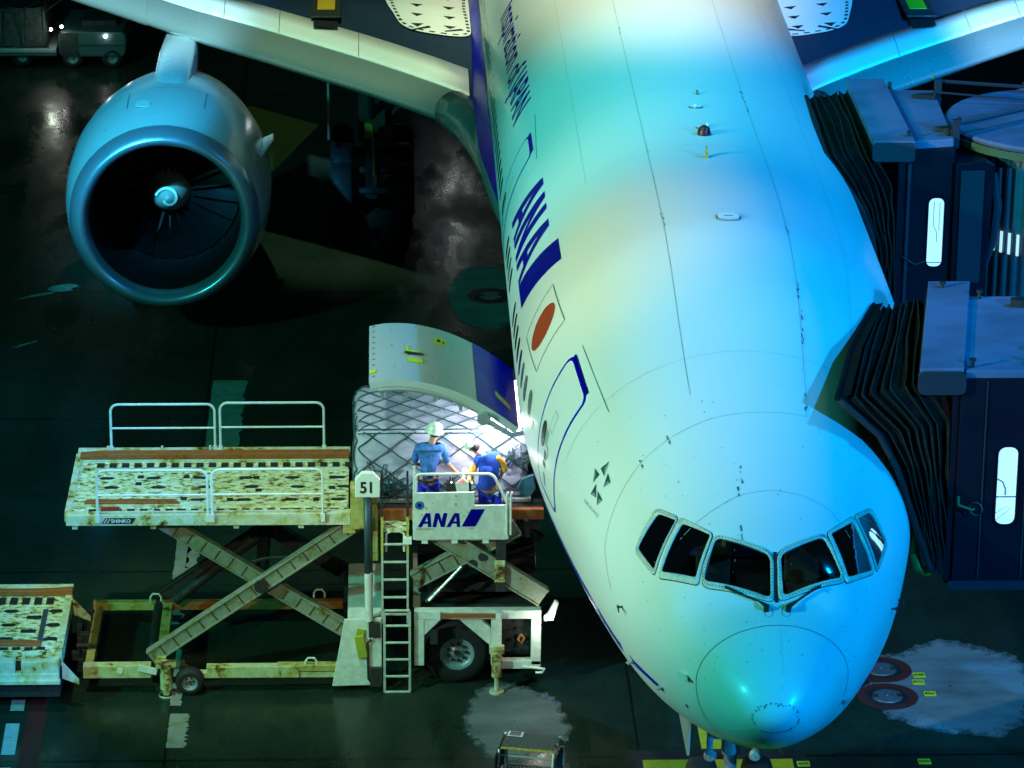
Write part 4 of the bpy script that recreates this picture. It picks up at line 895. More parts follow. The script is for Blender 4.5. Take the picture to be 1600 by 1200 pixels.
m = MB(); m.bar((-4.35, 10.64, 1.37), (-3.35, 10.64, 1.36), .06, .05); m.build('tow_bar', M['orange'], pf); m = MB(); m.box(-4.38, -4.3, 10.6, 10.7, 1.31, 1.42); m.box(-3.4, -3.32, 10.6, 10.7, 1.31, 1.42); m.build('tow_bar_bracket', M['rail'], pf)
m = MB(); m.tube([(-3.38, 10.6, .3), (-3.38, 10.6, .72)], .085, 14); m.tube([(-3.38, 10.6, .05), (-3.38, 10.6, .32)], .04, 10); m.lathe([(0, .12), (.04, .12), (.04, .02)], (-3.38, 10.6, 0), (0, 0, 1), 18); m.box(-3.5, -3.26, 10.58, 10.7, .7, .82); m.build('levelling_jack', M['loader_white'], LD)
m = MB(); m.tube([(-2.95, 10.62, .46), (-2.72, 10.60, .44), (-2.60, 10.6, .42), (-2.64, 10.6, .36), (-2.75, 10.6, .36)], .022, 8); m.build('tow_hook', M['rail'], pf)
m = MB(); m.box(-4.46, -4.34, 10.72, 10.84, .82, 1.08); m.build('control_box', M['dark'], pf)
m = MB(); m.prism([(-2.62, 1.26), (-2.46, 1.28), (-2.38, 1.58), (-2.44, 1.62), (-2.56, 1.38), (-2.62, 1.34)], 10.62, 10.70); m.build('work_lamp', M['white_plate'], LD, bev=.01)
m = MB(); m.box(-2.60, -2.47, 10.605, 10.618, 1.29, 1.36); m.build('work_lamp_face', M['lit_warm'], LD)
bulb('work_lamp_glow', (-2.62, 10.42, 1.22), (1, .95, .85), 14, .05)
# bridge platform and its scissor
m = MB(); m.box(-5.72, -2.62, 11.15, 13.7, 2.9, 3.04); m.build('bridge_platform', M['dark'], LD, bev=.01)
m = MB(); m.box(-5.72, -2.62, 11.05, 11.15, 2.87, 3.05); m.build('bridge_guide', M['orange'], LD, bev=.01)
m = MB(); m.box(-5.74, -5.52, 10.7, 11.0, 2.86, 3.58); m.box(-5.86, -5.66, 10.72, 10.9, 2.78, 2.98); m.box(-5.44, -5.3, 10.95, 11.1, 2.2, 3.55); m.build('bridge_upright', M['yellow_beam'], LD, bev=.012)
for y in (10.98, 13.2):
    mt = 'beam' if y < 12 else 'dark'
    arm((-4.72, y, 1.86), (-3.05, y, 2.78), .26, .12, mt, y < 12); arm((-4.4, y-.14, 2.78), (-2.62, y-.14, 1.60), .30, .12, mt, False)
m = MB(); m.tube([(-3.78, 10.76, 2.22), (-3.78, 13.3, 2.22)], .07, 14); m.tube([(-3.63, 10.74, 2.34), (-3.63, 10.8, 2.34)], .06, 14); m.build('pivot_shaft', M['dark'], LD)
m = MB(); m.tube([(-4.48, 10.9, 1.52), (-3.95, 10.9, 2.12)], .028, 8); m.build('ram_rod', M['alu'], LD)
m = MB(); m.tube([(-4.52, 10.95, 1.48), (-4.3, 10.95, 1.72)], .05, 8); m.tube([(-2.9, 11.0, 2.9), (-2.9, 11.0, 2.6)], .06, 10); m.box(-3.0, -2.7, 11.1, 11.3, 2.68, 2.88); m.box(-4.65, -2.7, 11.4, 13.0, 1.45, 1.62); m.build('ram_body', M['dark'], LD)
m = MB(); m.box(-3.4, -3.24, 10.72, 10.86, 1.75, 2.68); m.build('cab_support_post', M['dark'], LD); m = MB(); m.box(-3.42, -3.25, 10.70, 10.73, 1.92, 2.30); m.build('cab_support_box', M['loader_white'], LD, bev=.01)
m = MB(); m.tube([(-5.47, 10.66, 2.1), (-5.47, 10.66, 3.5)], .055, 12); m.tube([(-5.40, 10.68, 1.9), (-5.40, 10.68, 3.4)], .014, 6); m.build('sign_pole', M['pole'], LD, smooth=True)
m = MB(); m.tube([(-5.45, 10.66, 1.28), (-5.46, 10.66, 2.12)], .065, 14); m.build('pole_sleeve', M['cab_panel'], LD)
# number sign
m = MB(); m.prism([(-5.66, 3.47), (-5.66, 3.77), (-5.56, 3.89), (-5.38, 3.89), (-5.265, 3.77), (-5.265, 3.47)], 10.56, 10.68); sg = m.build('number_sign', M['white_plate'], LD, bev=.012)
flat_text('number_lettering', '51', .27, -5.59, 3.555, 10.552, M['ink'], sg, .006, xs=.88)
# ladder
m = MB()
for x in (-5.235, -4.825): m.bar((x, 10.72, 1.2), (x, 10.72, 2.45), .03, .035, up=(0, 1, 0))
for z in (2.59, 2.28, 1.97, 1.66, 1.36): m.tube([(-5.235, 10.72, z), (-4.825, 10.72, z)], .022, 8)
for x in (-5.205, -4.795): m.bar((x, 10.62, 0.02), (x, 10.62, 1.45), .03, .04, up=(0, 1, 0))
for z in (1.47, 1.2, .9, .6, .3, .02): m.tube([(-5.205, 10.62, z), (-4.795, 10.62, z)], .022, 8)
m.build('ladder', M['ladder_grey'], LD)
m = MB()
for x in (-5.235, -4.825): m.bar((x, 10.71, 2.42), (x, 10.71, 3.08), .04, .04, up=(0, 1, 0))
m.build('ladder_top', M['ladder_y'], LD)
m = MB()
for x in (-5.235, -4.825): m.tube([(x, 10.71, 3.0), (x, 10.72, 3.86)], .02, 8)
m.build('ladder_handrail', M['dark'], LD)
m = MB(); m.box(-5.24, -4.8, 10.74, 11.1, 2.80, 2.86); m.build('step_plate', M['deck'], LD); m = MB(); m.tube([(-5.17, 10.76, 2.45), (-5.17, 10.76, 2.76), (-5.1, 10.76, 2.8), (-4.95, 10.76, 2.8), (-4.88, 10.76, 2.76), (-4.88, 10.76, 2.45)], .02, 8); m.build('step_hoop', M['rail'], LD)
m = MB(); m.box(-4.88, -4.76, 10.64, 10.76, 2.62, 2.72); m.build('ladder_latch', M['white_plate'], LD)
# operator cab
CP = [(-4.74, 2.69), (-4.74, 3.50), (-3.76, 3.51), (-3.76, 3.27), (-3.2, 3.27), (-3.2, 2.69)]
m = MB(); m.prism(CP, 10.66, 10.70); m.box(-4.74, -4.70, 10.70, 11.2, 2.69, 3.3); m.box(-3.24, -3.2, 10.70, 11.2, 2.69, 3.2); m.box(-4.7, -3.24, 10.7, 11.3, 2.66, 2.72); cp = m.build('operator_cab', M['cab_panel'], LD, bev=.006)
m = MB(); m.box(-3.75, -3.22, 10.65, 10.69, 3.262, 3.285); m.box(-3.775, -3.755, 10.65, 10.69, 3.27, 3.52)
for x in (-4.6, -4.12, -3.62): m.box(x, x+.1, 10.67, 10.72, 2.62, 2.685)
m.build('cab_trim', M['rail'], cp)
fx = lambda x: X_(630+x/5.4545); fy = lambda y: Z_(824.9)+y*.242/115
for g, n in zip(logo_polys(fx, fy), ('airline_lettering', 'livery_block')):
    bm_ = flat_mesh(g); mapped(n, bm_, lambda u, v: Vector((u, 10.655, v)), M['navy'], cp, smooth=False)
m = MB(); m.prism([(-4.635+.072*math.cos(R(a)), 3.292+.072*math.sin(R(a))) for a in range(0, 360, 15)], 10.652, 10.657); bd = m.build('round_badge', pmx('badge_blue', (.02, .12, .33)), cp)
m = MB(); m.prism([(-4.635+.03*math.cos(R(a)), 3.292+.03*math.sin(R(a))) for a in range(0, 360, 30)], 10.648, 10.651); m.build('badge_centre', M['navy'], bd)
m = MB()
for x, z, s in ((-4.53, 3.24, .014), (-4.6, 3.13, .012), (-4.06, 3.31, .02), (-4.42, 3.33, .008), (-4.05, 3.45, .014), (-3.97, 3.16, .01), (-3.92, 3.11, .01), (-3.86, 3.17, .009)): m.box(x-s, x+s, 10.653, 10.657, z-s, z+s)
m.box(-4.69, -4.4, 10.653, 10.657, 2.875, 2.892); m.box(-3.82, -3.76, 10.653, 10.657, 2.885, 2.9); m.build('panel_marks', M['yellow_beam'], cp)
m = MB(); m.tube([(-4.72, 10.68, 3.4), (-4.72, 10.68, 3.96)], .018, 8)
pts = [(-4.69, 10.68, 3.45)]+[(a, 10.68, b) for a, b in arc(-4.62, 3.75, .07, 180, 90, 5)]+[(a, 10.68, b) for a, b in arc(-3.55, 3.67, .15, 90, 25, 6)]+[(-3.2, 10.68, 3.26)]
m.tube(pts, .024, 8); m.tube([(-3.42, 10.66, 3.48), (-3.38, 10.66, 3.44), (-3.37, 10.66, 3.52), (-3.42, 10.66, 3.48)], .01, 6)
for x in (-3.235, -3.17): m.tube([(x, 10.64, 2.78), (x, 10.64, 3.45), (x+.02, 10.64, 3.52)], .018, 8)
m.build('cab_rail', M['rail'], LD)
m = MB(); m.prism([(-4.03, 3.45), (-4.06, 3.62), (-3.94, 3.72), (-3.84, 3.64), (-3.84, 3.45)], 10.76, 10.80); cs = m.build('control_console', M['cab_panel'], LD, bev=.008)
m = MB(); m.box(-4.2, -3.8, 10.82, 10.98, 2.72, 3.60)
for x in (-4.15, -4.08, -3.82, -3.76): m.tube([(x, 10.84, 3.6), (x+random.uniform(-.03, .03), 10.82, 3.72)], .012, 6)
m.build('console_housing', M['dark'], LD)
m = MB(); m.lathe([(0, .018), (.01, .018), (.012, .001)], (-3.98, 10.74, 3.66), (0, -1, 0), 12); m.lathe([(0, .018), (.01, .018), (.012, .001)], (-4.06, 10.80, 3.80), (0, -1, 0), 12); m.build('red_indicator', M['lit_red'], LD)
for x, z, r_ in ((-3.90, 3.84, .035), (-3.84, 3.70, .018), (-4.12, 3.63, .008), (-3.79, 3.62, .01), (-3.93, 3.75, .014)):
    m = MB(); m.lathe([(0, r_), (.008, r_), (.012, .001)], (x, 10.80, z), (0, -1, .3), 14); m.build('console_lamp', M['lit_white'], LD)
bulb('console_glow', (-3.88, 10.95, 3.88), (1, .97, .92), 9, .04)
# ------------------------------------------------------------------ netted pallet
PC = thing('air_cargo_pallet', (-4.35, 12.4, 3.05), 'tall netted pallet of plastic wrapped freight entering the hold on the loader bridge', 'cargo pallet')
def cargo_pt(face, u, v):
    # u,v in 0..1 ; rounded box with lumps
    x0, x1, y0, y1, z0, z1 = -5.66, -2.85, 11.38, 13.5, 3.12, 4.30
    if face == 'front': p = Vector((x0+(x1-x0)*u, y0, z0+(z1-z0)*v))
    elif face == 'top': p = Vector((x0+(x1-x0)*u, y0+(y1-y0)*v, z1))
    else: p = Vector((x0, y1+(y0-y1)*u, z0+(z1-z0)*v))
    c = Vector(((x0+x1)/2, (y0+y1)/2, (z0+z1)/2)); n = noise.noise(p*1.7)*.06+noise.noise(p*5)*.025
    q = p-c; h = Vector(((x1-x0)/2, (y1-y0)/2, (z1-z0)/2)); e = [max(0, abs(q[i])-h[i]+.12) for i in range(3)]
    l = math.sqrt(sum(a*a for a in e))
    if l > .12:
        for i in range(3): q[i] -= math.copysign(e[i]*(1-.12/l), q[i])
    if p.z < 3.6 and face != 'top': n -= .05*math.sin(p.x*7)*(3.6-p.z)
    return c+q*(1+n*.5)
m = MB(); N_ = 36
for f in ('front', 'top', 'side'): m.sheet([[cargo_pt(f, i/N_, j/18) for j in range(19)] for i in range(N_+1)])
m.build('wrapped_freight', M['wrap'], PC, smooth=True)
m = MB(); m.box(-5.7, -2.82, 11.33, 13.55, 3.055, 3.12); m.build('pallet_base', M['alu'], PC, bev=.01)
m = MB()
def strap(face, a, b, n=14):
    pts = []
    for i in range(n+1):
        t = i/n; u, v = a[0]+(b[0]-a[0])*t, a[1]+(b[1]-a[1])*t
        u += .008*noise.noise(Vector((u*6, v*6, 3))); p = cargo_pt(face, max(0, min(1, u)), max(0, min(1, v))); c = Vector((-4.25, 12.4, 3.7)); d = Vector((0, -1, 0)) if face == 'front' else (Vector((0, 0, 1)) if face == 'top' else Vector((-1, 0, 0))); pts.append(p+d*.018)
    m.tube(pts, .011, 5)
nx, st_ = 8, 1/8
def diag(face, nx, slope):
    k = -slope-1
    for s in (1, -1):
        i = -12
        while i < 24:
            u0 = i/nx; a = [(u0, 0), (u0+s*slope, 1)]
            lo, hi = 0.0, 1.0
            # clip to 0..1 in u
            ua, ub = a[0][0], a[1][0]
            ts = [0, 1]
            if ub != ua:
                t0, t1 = (0-ua)/(ub-ua), (1-ua)/(ub-ua); t0, t1 = min(t0, t1), max(t0, t1); lo, hi = max(0, t0), min(1, t1)
            if hi-lo > .04: strap(face, (ua+(ub-ua)*lo, lo), (ua+(ub-ua)*hi, hi))
            i += 1
diag('top', 6, .75); diag('front', 5, .55); diag('side', 4, .6)
strap('top', (0, .02), (1, .02), 20); strap('front', (0, .97), (1, .97), 20)
m.build('cargo_net', M['net'], PC)
m = MB()
for k in range(26):
    p = cargo_pt('front', random.uniform(.13, .22), random.uniform(.05, .42))+Vector((0, -.03, 0)); q = p+Vector((random.uniform(-.3, .3), -.02, random.uniform(-.35, .2))); q.z = max(3.15, q.z); mid = (p+q)/2+Vector((random.uniform(-.08, .08), -.03, -.06)); m.tube([p, mid, q], .012, 5)
for k in range(22):
    p = cargo_pt('front', random.uniform(.88, .97), random.uniform(.6, .85))+Vector((0, -.03, 0)); q = p+Vector((random.uniform(-.16, .16), -.02, random.uniform(-.3, .02))); mid = (p+q)/2+Vector((random.uniform(-.08, .08), -.04, -.05)); m.tube([p, mid, q], .010, 5)
m.build('slack_net_cords', M['net'], PC)
# ------------------------------------------------------------------ people
def body(name, joints, mat, parent, sub=2, root=0):
    """joints: list of (point, radius, parent index)"""
    me = bpy.data.meshes.new(name); me.from_pydata([j[0] for j in joints], [(j[2], i) for i, j in enumerate(joints) if j[2] is not None], [])
    o = link(name, me, mat, parent)
    md = o.modifiers.new('skin', 'SKIN'); md.use_smooth_shade = True
    for i, j in enumerate(joints):
        r_ = j[1] if isinstance(j[1], tuple) else (j[1], j[1]); me.skin_vertices[0].data[i].radius = r_; me.skin_vertices[0].data[i].use_root = (i == root)
    s = o.modifiers.new('smooth', 'SUBSURF'); s.levels = s.render_levels = sub; return o
def ensure_skin(me):
    bm_ = bmesh.new(); bm_.from_mesh(me); bm_.verts.layers.skin.verify(); bm_.to_mesh(me); bm_.free()
_l = link
def body(name, joints, mat, parent, sub=2, root=0):
    bm_ = bmesh.new(); sk_ = bm_.verts.layers.skin.verify(); vs = [bm_.verts.new(j[0]) for j in joints]
    for i, j in enumerate(joints):
        if j[2] is not None: bm_.edges.new((vs[j[2]], vs[i]))
        r_ = j[1] if isinstance(j[1], tuple) else (j[1], j[1]); vs[i][sk_].radius = r_; vs[i][sk_].use_root = (i == root)
    me = bpy.data.meshes.new(name); bm_.to_mesh(me); bm_.free()
    o = link(name, me, mat, parent); md = o.modifiers.new('skin', 'SKIN'); md.use_smooth_shade = True
    s = o.modifiers.new('smooth', 'SUBSURF'); s.levels = s.render_levels = sub; return o
def hand(base, d, side, parent, mat):
    """palm and five curled fingers, d = pointing direction, side = thumb direction"""
    d = Vector(d).normalized(); s = Vector(side); s = (s-d*s.dot(d)).normalized(); n = d.cross(s); b = Vector(base)
    js = [(b, .026, None), (b+d*.045, (.036, .018), 0), (b+d*.085, (.036, .016), 1)]
    for k, (o_, L) in enumerate(((.030, .070), (.010, .080), (-.011, .074), (-.030, .058))):
        a = b+d*.095+s*o_; i = len(js); js += [(a, .010, 2), (a+d*L*.45-n*.008, .009, i), (a+d*L*.75-n*.028, .008, i+1), (a+d*L*.85-n*.045, .007, i+2)]
    i = len(js); a = b+d*.03+s*.035; js += [(a, .011, 1), (a+d*.03+s*.022-n*.006, .010, i), (a+d*.055+s*.022-n*.018, .008, i+1)]
    return js
def person(root, P, clothes, label, jac=None):
    """P: joint positions in world coordinates"""
    T = thing('person', root, label, 'person')
    V_ = lambda k: Vector(P[k])
    js = [(V_('pelvis'), .10, None), (V_('chest'), (.11, .085), 0), (V_('neck'), .05, 1), (V_('head')-Vector((0, 0, .06)), .065, 2), (V_('head'), (.078, .09), 3), (V_('head')+Vector((0, 0, .07)), .07, 4)]
    for s in ('l', 'r'):
        i = len(js); js += [(V_(s+'sh'), .05, 1), (V_(s+'el'), .038, i), (V_(s+'wr'), .026, i+1)]
        d = (V_(s+'wr')-V_(s+'el')).normalized(); h = hand(V_(s+'wr')+d*.02, d, (0, 0, 1), None, None); n0 = len(js)
        for k, (p, r_, q) in enumerate(h): js.append((p, r_, (i+2) if q is None else n0+q))
        i = len(js); js += [(V_(s+'hip'), .075, 0), (V_(s+'kn'), .055, i), (V_(s+'an'), .035, i+1)]
    b = body('body', js, M['skin'], T)
    shirt = [(V_('pelvis')-Vector((0, 0, .02)), (.175, .14), None), (V_('waist'), (.165, .125), 0), (V_('chest'), (.20, .14), 1), (V_('collar'), (.10, .09), 2)]
    for s in ('l', 'r'):
        i = len(shirt); e = V_(s+'el'); w_ = V_(s+'wr'); shirt += [(V_(s+'sh'), .078, 2), (e, .058, i)]
        if clothes.get('long'): shirt += [(e.lerp(w_, .85), .042, i+1)]
    body('shirt', shirt, M[clothes['top']], T)
    tr = [(V_('pelvis')+Vector((0, 0, .04)), (.168, .138), None)]
    for s in ('l', 'r'):
        i = len(tr); a, k_, h = V_(s+'an'), V_(s+'kn'), V_(s+'hip'); tr += [(h-Vector((0, 0, .02)), (.10, .10), 0), (h.lerp(k_, .5), .092, i), (k_, .078, i+1), (a+Vector((0, 0, .03)), .07, i+2)]
    body('trousers', tr, M[clothes['legs']], T)
    for s in ('l', 'r'):
        a = V_(s+'an'); m = MB(); m.lathe([(0, .05), (.02, .06), (.06, .055), (.1, .045), (.11, .002)], a-Vector((0, 0, .08)), (0, 0, 1), 14); m.box(a.x-.045, a.x+.045, a.y-.02+P['toe']*.0, a.y+.15*P['toe'], a.z-.08, a.z-.02); m.build('boot', M['black'], T, bev=.015)
    return T
p1 = dict(pelvis=(-4.50, 11.02, 3.62), waist=(-4.49, 11.02, 3.80), chest=(-4.46, 11.03, 4.03), collar=(-4.43, 11.05, 4.20), neck=(-4.42, 11.06, 4.26), head=(-4.39, 11.08, 4.40),
          lsh=(-4.66, 11.03, 4.14), lel=(-4.71, 11.06, 3.86), lwr=(-4.55, 11.20, 3.74), rsh=(-4.25, 11.05, 4.12), rel=(-4.17, 10.98, 3.87), rwr=(-4.04, 10.92, 3.76),
          lhip=(-4.60, 11.02, 3.55), lkn=(-4.61, 11.0, 3.16), lan=(-4.61, 11.04, 2.80), rhip=(-4.40, 11.02, 3.55), rkn=(-4.38, 11.0, 3.16), ran=(-4.37, 11.04, 2.80), toe=1)
T1 = person((-4.5, 11.05, 2.72), p1, dict(top='shirt', legs='trousers'), 'person in a pale hard hat and grey blue shirt, back turned, at the cab console')
m = MB(); h = Vector((-4.385, 11.08, 4.43)); ax = Vector((.12, -.05, 1)).normalized()
m.lathe([(-.035, .155), (-.03, .158), (-.02, .135), (.02, .132), (.07, .115), (.11, .08), (.13, .04), (.136, .001)], h, ax, 28); m.box(h.x-.012, h.x+.012, h.y-.10, h.y+.10, h.z+.09, h.z+.14); m.build('helmet', M['helmet'], T1, smooth=True)
m = MB(); m.lathe([(-.08, .06), (-.05, .082), (0, .088), (.04, .09)], h-Vector((0, 0, .04)), (0, 0, 1), 18); m.build('hair', M['hair'], T1, smooth=True)
m = MB(); m.lathe([(0, .178), (.035, .178)], (-4.5, 11.02, 3.60), (0, 0, 1), 24); bl = m.build('belt', M['black'], T1)
m = MB(); m.bar((-4.66, 10.895, 4.13), (-4.28, 10.895, 4.13), .012, .035, up=(0, 1, 0)); m.build('shirt_yoke', pmx('yoke', (.03, .10, .22)), T1)
p2 = dict(pelvis=(-3.50, 10.98, 3.46), waist=(-3.50, 10.98, 3.64), chest=(-3.52, 10.96, 3.88), collar=(-3.60, 10.97, 4.04), neck=(-3.64, 10.98, 4.07), head=(-3.75, 10.99, 4.13),
          lsh=(-3.70, 10.94, 3.99), lel=(-3.80, 10.90, 3.72), lwr=(-3.86, 10.86, 3.62), rsh=(-3.36, 10.99, 4.0), rel=(-3.28, 11.02, 3.76), rwr=(-3.34, 10.95, 3.62),
          lhip=(-3.60, 10.98, 3.40), lkn=(-3.60, 10.95, 3.08), lan=(-3.60, 11.0, 2.80), rhip=(-3.40, 10.98, 3.40), rkn=(-3.38, 10.95, 3.08), ran=(-3.38, 11.0, 2.80), toe=1)
T2 = person((-3.5, 11.0, 2.72), p2, dict(top='jacket', legs='trousers', long=False), 'person in a bright blue jacket with orange vest, bent over the cab console')
hd = Vector((-3.76, 10.985, 4.17))
m = MB(); m.lathe([(-.05, .085), (-.02, .10), (.04, .095), (.08, .07), (.105, .03), (.108, .001)], hd, (-.3, -.1, 1), 24); m.build('hair', M['hair'], T2, smooth=True)
m = MB(); m.lathe([(.02, .105), (.05, .10), (.09, .072), (.115, .03), (.12, .001)], hd+Vector((-.04, 0, .0)), (-.75, 0, 1), 24); m.build('helmet', M['helmet'], T2, smooth=True)
body('orange_sleeve', [((-3.72, 10.93, 3.96), .05, None), ((-3.80, 10.88, 3.74), .072, 0), ((-3.84, 10.85, 3.60), .045, 1)], M['vest'], T2)
body('vest_edge', [((-3.40, 10.92, 4.03), .05, None), ((-3.29, 10.95, 3.90), .055, 0), ((-3.26, 10.96, 3.72), .045, 1)], M['vest'], T2)
body('jacket_tail', [((-3.56, 10.90, 3.90), (.14, .07), None), ((-3.56, 10.88, 3.62), (.13, .09), 0), ((-3.60, 10.87, 3.44), (.11, .07), 1)], M['jacket'], T2)
# hose reel hung on the hull side of the load
m = MB(); m.prism([(-3.05, 3.36), (-2.98, 3.52), (-2.78, 3.60), (-2.74, 3.34), (-2.84, 3.2), (-3.0, 3.22)], 11.2, 11.26); m.build('net_bag', pmx('bag_teal', (.02, .08, .12)), PC, bev=.02)
# ------------------------------------------------------------------ pallet transporter at the loader's tail
TR = thing('pallet_transporter', (-11.6, 11.3, 0), 'low rusty roller deck transporter waiting at the loader tail on the apron edge', 'transporter')
X0, X1, Yn, Yf, ZT_ = -15.2, -10.38, 9.95, 12.75, .95
m = MB(); m.box(X0, X1-.1, Yn+.28, Yf-.15, .80, ZT_); dk_ = m.build('roller_deck', M['deck'], TR)
m = MB()
for k in range(24):
    x = X1-.42-k*.2; m.box(x, x+.125, 12.12, 12.38, ZT_-.01, ZT_+.02)
for k in range(24):
    x = X1-.42-k*.2; m.box(x, x+.13, 10.32, 10.40, ZT_-.01, ZT_+.02)
for x, y in ((-10.95, 11.6), (-11.0, 11.05), (-11.9, 11.6), (-11.9, 11.05)): m.box(x-.12, x+.12, y-.06, y+.06, ZT_-.01, ZT_+.012)
for x in (-10.62, -11.35, -12.1):
    for y in (11.85, 11.3, 10.75): m.prism([(x-.12, y), (x-.06, y+.06), (x+.08, y+.06), (x+.14, y), (x+.08, y-.06), (x-.06, y-.06)], ZT_-.01, ZT_+.010, 'xy')
m.build('deck_rollers', M['roller'], dk_)
m = MB(); m.box(-10.82, -10.74, 10.6, 11.9, ZT_, ZT_+.02); m.build('roller_shaft', M['pole'], dk_)
m = MB(); m.box(X1-.12, X1, Yn+.2, Yf-.12, .74, ZT_+.03); m.box(X0, X1, Yf-.15, Yf, .86, ZT_+.10); m.build('deck_edge', M['loader_white'], TR, bev=.01)
m = MB(); m.prism([(X0, ZT_), (X0, ZT_+.12), (-10.9, ZT_+.1), (X1, ZT_+.13), (X1, ZT_)], 12.45, 12.58); m.prism([(X0, ZT_), (X0, ZT_+.06), (-11.0, ZT_+.06), (-10.75, ZT_+.04), (-10.75, ZT_)], 10.45, 10.62); m.build('side_guide', M['orange'], TR, bev=.01)
m = MB(); m.box(-11.02, X1-.04, Yn-.02, Yn+.26, .72, .92); m.box(-13.5, -11.12, Yn-.02, Yn+.26, .72, .92); m.box(X0, X1-.02, Yn-.10, Yn, .55, .62); m.box(X0, X1-.04, Yn-.04, Yn+.1, .60, .72); m.build('side_valance', M['loader_white'], TR, bev=.01)
for a, b in (((X1, 12.3, .85), (-10.08, 12.5, .62)), ((X1, 10.1, .7), (-10.12, 10.5, .5))):
    m = MB(); m.prism([(a[0], a[2]-.14), (a[0], a[2]+.14), (b[0], b[2]+.02), (b[0], b[2]-.05)], a[1]-.03, a[1]+.03); m.build('hinge_plate', M['loader_white'], TR)
m = MB(); m.box(X0, X1-.05, Yn+.1, Yf-.1, .25, .78); m.build('underframe', M['dark'], TR)
for x in (-14.3, -12.6): 
    for y in (10.1, 12.3): lwheel(x, y, .3, .16, .22, TR, 5)
# hinge gear between the two, part of the loader
m = MB()
for k in range(16):
    x = -10.28+random.uniform(-.05, .22); y = random.uniform(10.8, 13.0); m.box(x, x+random.uniform(.04, .16), y, y+random.uniform(.05, .2), .34, .34+random.uniform(.05, .22))
m.tube([(-10.25, 11.35, .55), (-9.95, 11.38, .55)], .04, 8); m.build('coupling_gear', M['dark'], LD)
# ------------------------------------------------------------------ boarding bridges
def canopy(name, S, E_, n, parent, depth=.10, seed=1):
    """S: outline at the hull, E_: outline at the cab, lists of matching 3D points"""
    S = [Vector(p) for p in S]; E_ = [Vector(p) for p in E_]; g = []; edges = []; rr = random.Random(seed)
    def smooth(L, k=6):
        return [L[i].lerp(L[i+1], j/k) for i in range(len(L)-1) for j in range(k)]+[L[-1]]
    c = sum(S+E_, Vector())/len(S+E_)
    ts = [0, .04]
    for i in range(2*n): ts.append(.04+.96*(i+1+(rr.uniform(-.28, .28) if i < 2*n-1 else 0))/(2*n))
    for i, t in enumerate(ts):
        row = smooth([a.lerp(b, t) for a, b in zip(S, E_)]); out = []; kk = depth*rr.uniform(.55, 1.25) if i % 2 == 0 and i > 1 else 0
        for j, p in enumerate(row):
            d = (p-c); d.x *= .1; d.normalize(); w_ = .05*noise.noise(Vector((i*.9, j*.28, seed))); sag = .07*noise.noise(Vector((i*1.3, j*.15, seed+5)))
            q = p-d*(kk+max(0, w_) if i > 1 else 0); q.x += sag if i > 1 else 0; out.append(q)
        g.append(out)
        if i % 2 == 1: edges.append(out)
    m = MB(); m.sheet(g); o = m.build(name, M['fabric'], parent, smooth=False, fix=False)
    m = MB()
    for e in edges: m.tube(e, rr.uniform(.01, .02), 5)
    m.build('canopy_hoops', M['fabric_edge'], o)
    m = MB(); m.tube(smooth(S), .05, 6); m.build('canopy_bumper', M['black'], o, smooth=True); return o
def lit_window(name, xc, zc, hw, hh, y, parent):
    o = rpoly([(xc-hw, zc-hh), (xc+hw, zc-hh), (xc+hw, zc+hh), (xc-hw, zc+hh)], hw*.95, 8); i = rpoly([(xc-hw+.025, zc-hh+.025), (xc+hw-.025, zc-hh+.025), (xc+hw-.025, zc+hh-.025), (xc-hw+.025, zc+hh-.025)], hw*.85, 8)
    m = MB(); m.prism(i, y-.004, y-.001); w_ = m.build(name, M['lit'], parent)
    fo = mapped('window_gasket', flat_mesh([[o, i]]), lambda u, v: Vector((u, y-.02, v)), M['wall'], w_, smooth=False); md = fo.modifiers.new('t', 'SOLIDIFY'); md.thickness = .03
    return w_
# near bridge (forward door)
B1 = thing('boarding_bridge', (5, 6.5, 0), 'nearer blue lit boarding bridge whose black canopy hugs the forward cabin door', 'boarding bridge', 'boarding bridges at the cabin doors')
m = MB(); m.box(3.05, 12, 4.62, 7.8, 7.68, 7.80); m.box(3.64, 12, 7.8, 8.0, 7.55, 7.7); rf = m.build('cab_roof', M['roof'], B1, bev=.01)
m = MB(); m.prism([(2.39, 4.6), (3.02, 4.6), (3.66, 8.39), (3.03, 8.39)], 7.72, 7.84, 'xy'); hd_ = m.build('hood_roof', M['roof'], B1, bev=.01)
m = MB(); m.prism(rpoly([(2.37, 7.46), (3.05, 7.46), (3.05, 7.80), (2.37, 7.80)], .10)[0:99], 4.54, 4.62); m.prism([(2.37, 4.6), (2.45, 4.6), (3.07, 8.39), (3.0, 8.39)], 7.6, 7.72, 'xy'); m.build('hood_fascia', M['fascia'], B1)
m = MB(); m.prism([(3.03, 4.7), (3.08, 4.7), (3.38, 7.8), (3.30, 7.8)], 7.802, 7.83, 'xy'); m.build('roof_gutter', pmx('gutter_blue', (.06, .07, .16)), B1)
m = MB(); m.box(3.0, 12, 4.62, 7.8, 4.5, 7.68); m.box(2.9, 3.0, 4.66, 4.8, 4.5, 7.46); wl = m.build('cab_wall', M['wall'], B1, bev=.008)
m = MB(); m.box(2.95, 12, 4.59, 4.63, 4.42, 4.56); m.box(3.36, 3.38, 4.60, 4.625, 4.6, 7.64); m.box(3.98, 4.0, 4.60, 4.625, 4.6, 7.64); m.build('wall_trim', M['fascia'], B1)
m = MB(); m.tube([(3.03, 4.56, 5.9), (3.03, 4.52, 5.78), (3.22, 4.48, 5.72), (3.26, 4.48, 5.74)], .02, 6); m.lathe([(0, .10), (.02, .10)], (3.28, 4.48, 5.74), (-.6, -1, 0), 16); m.build('door_mirror', M['rim'], B1)
w1 = lit_window('bridge_window', 3.72, 6.04, .165, .62, 4.618, B1)
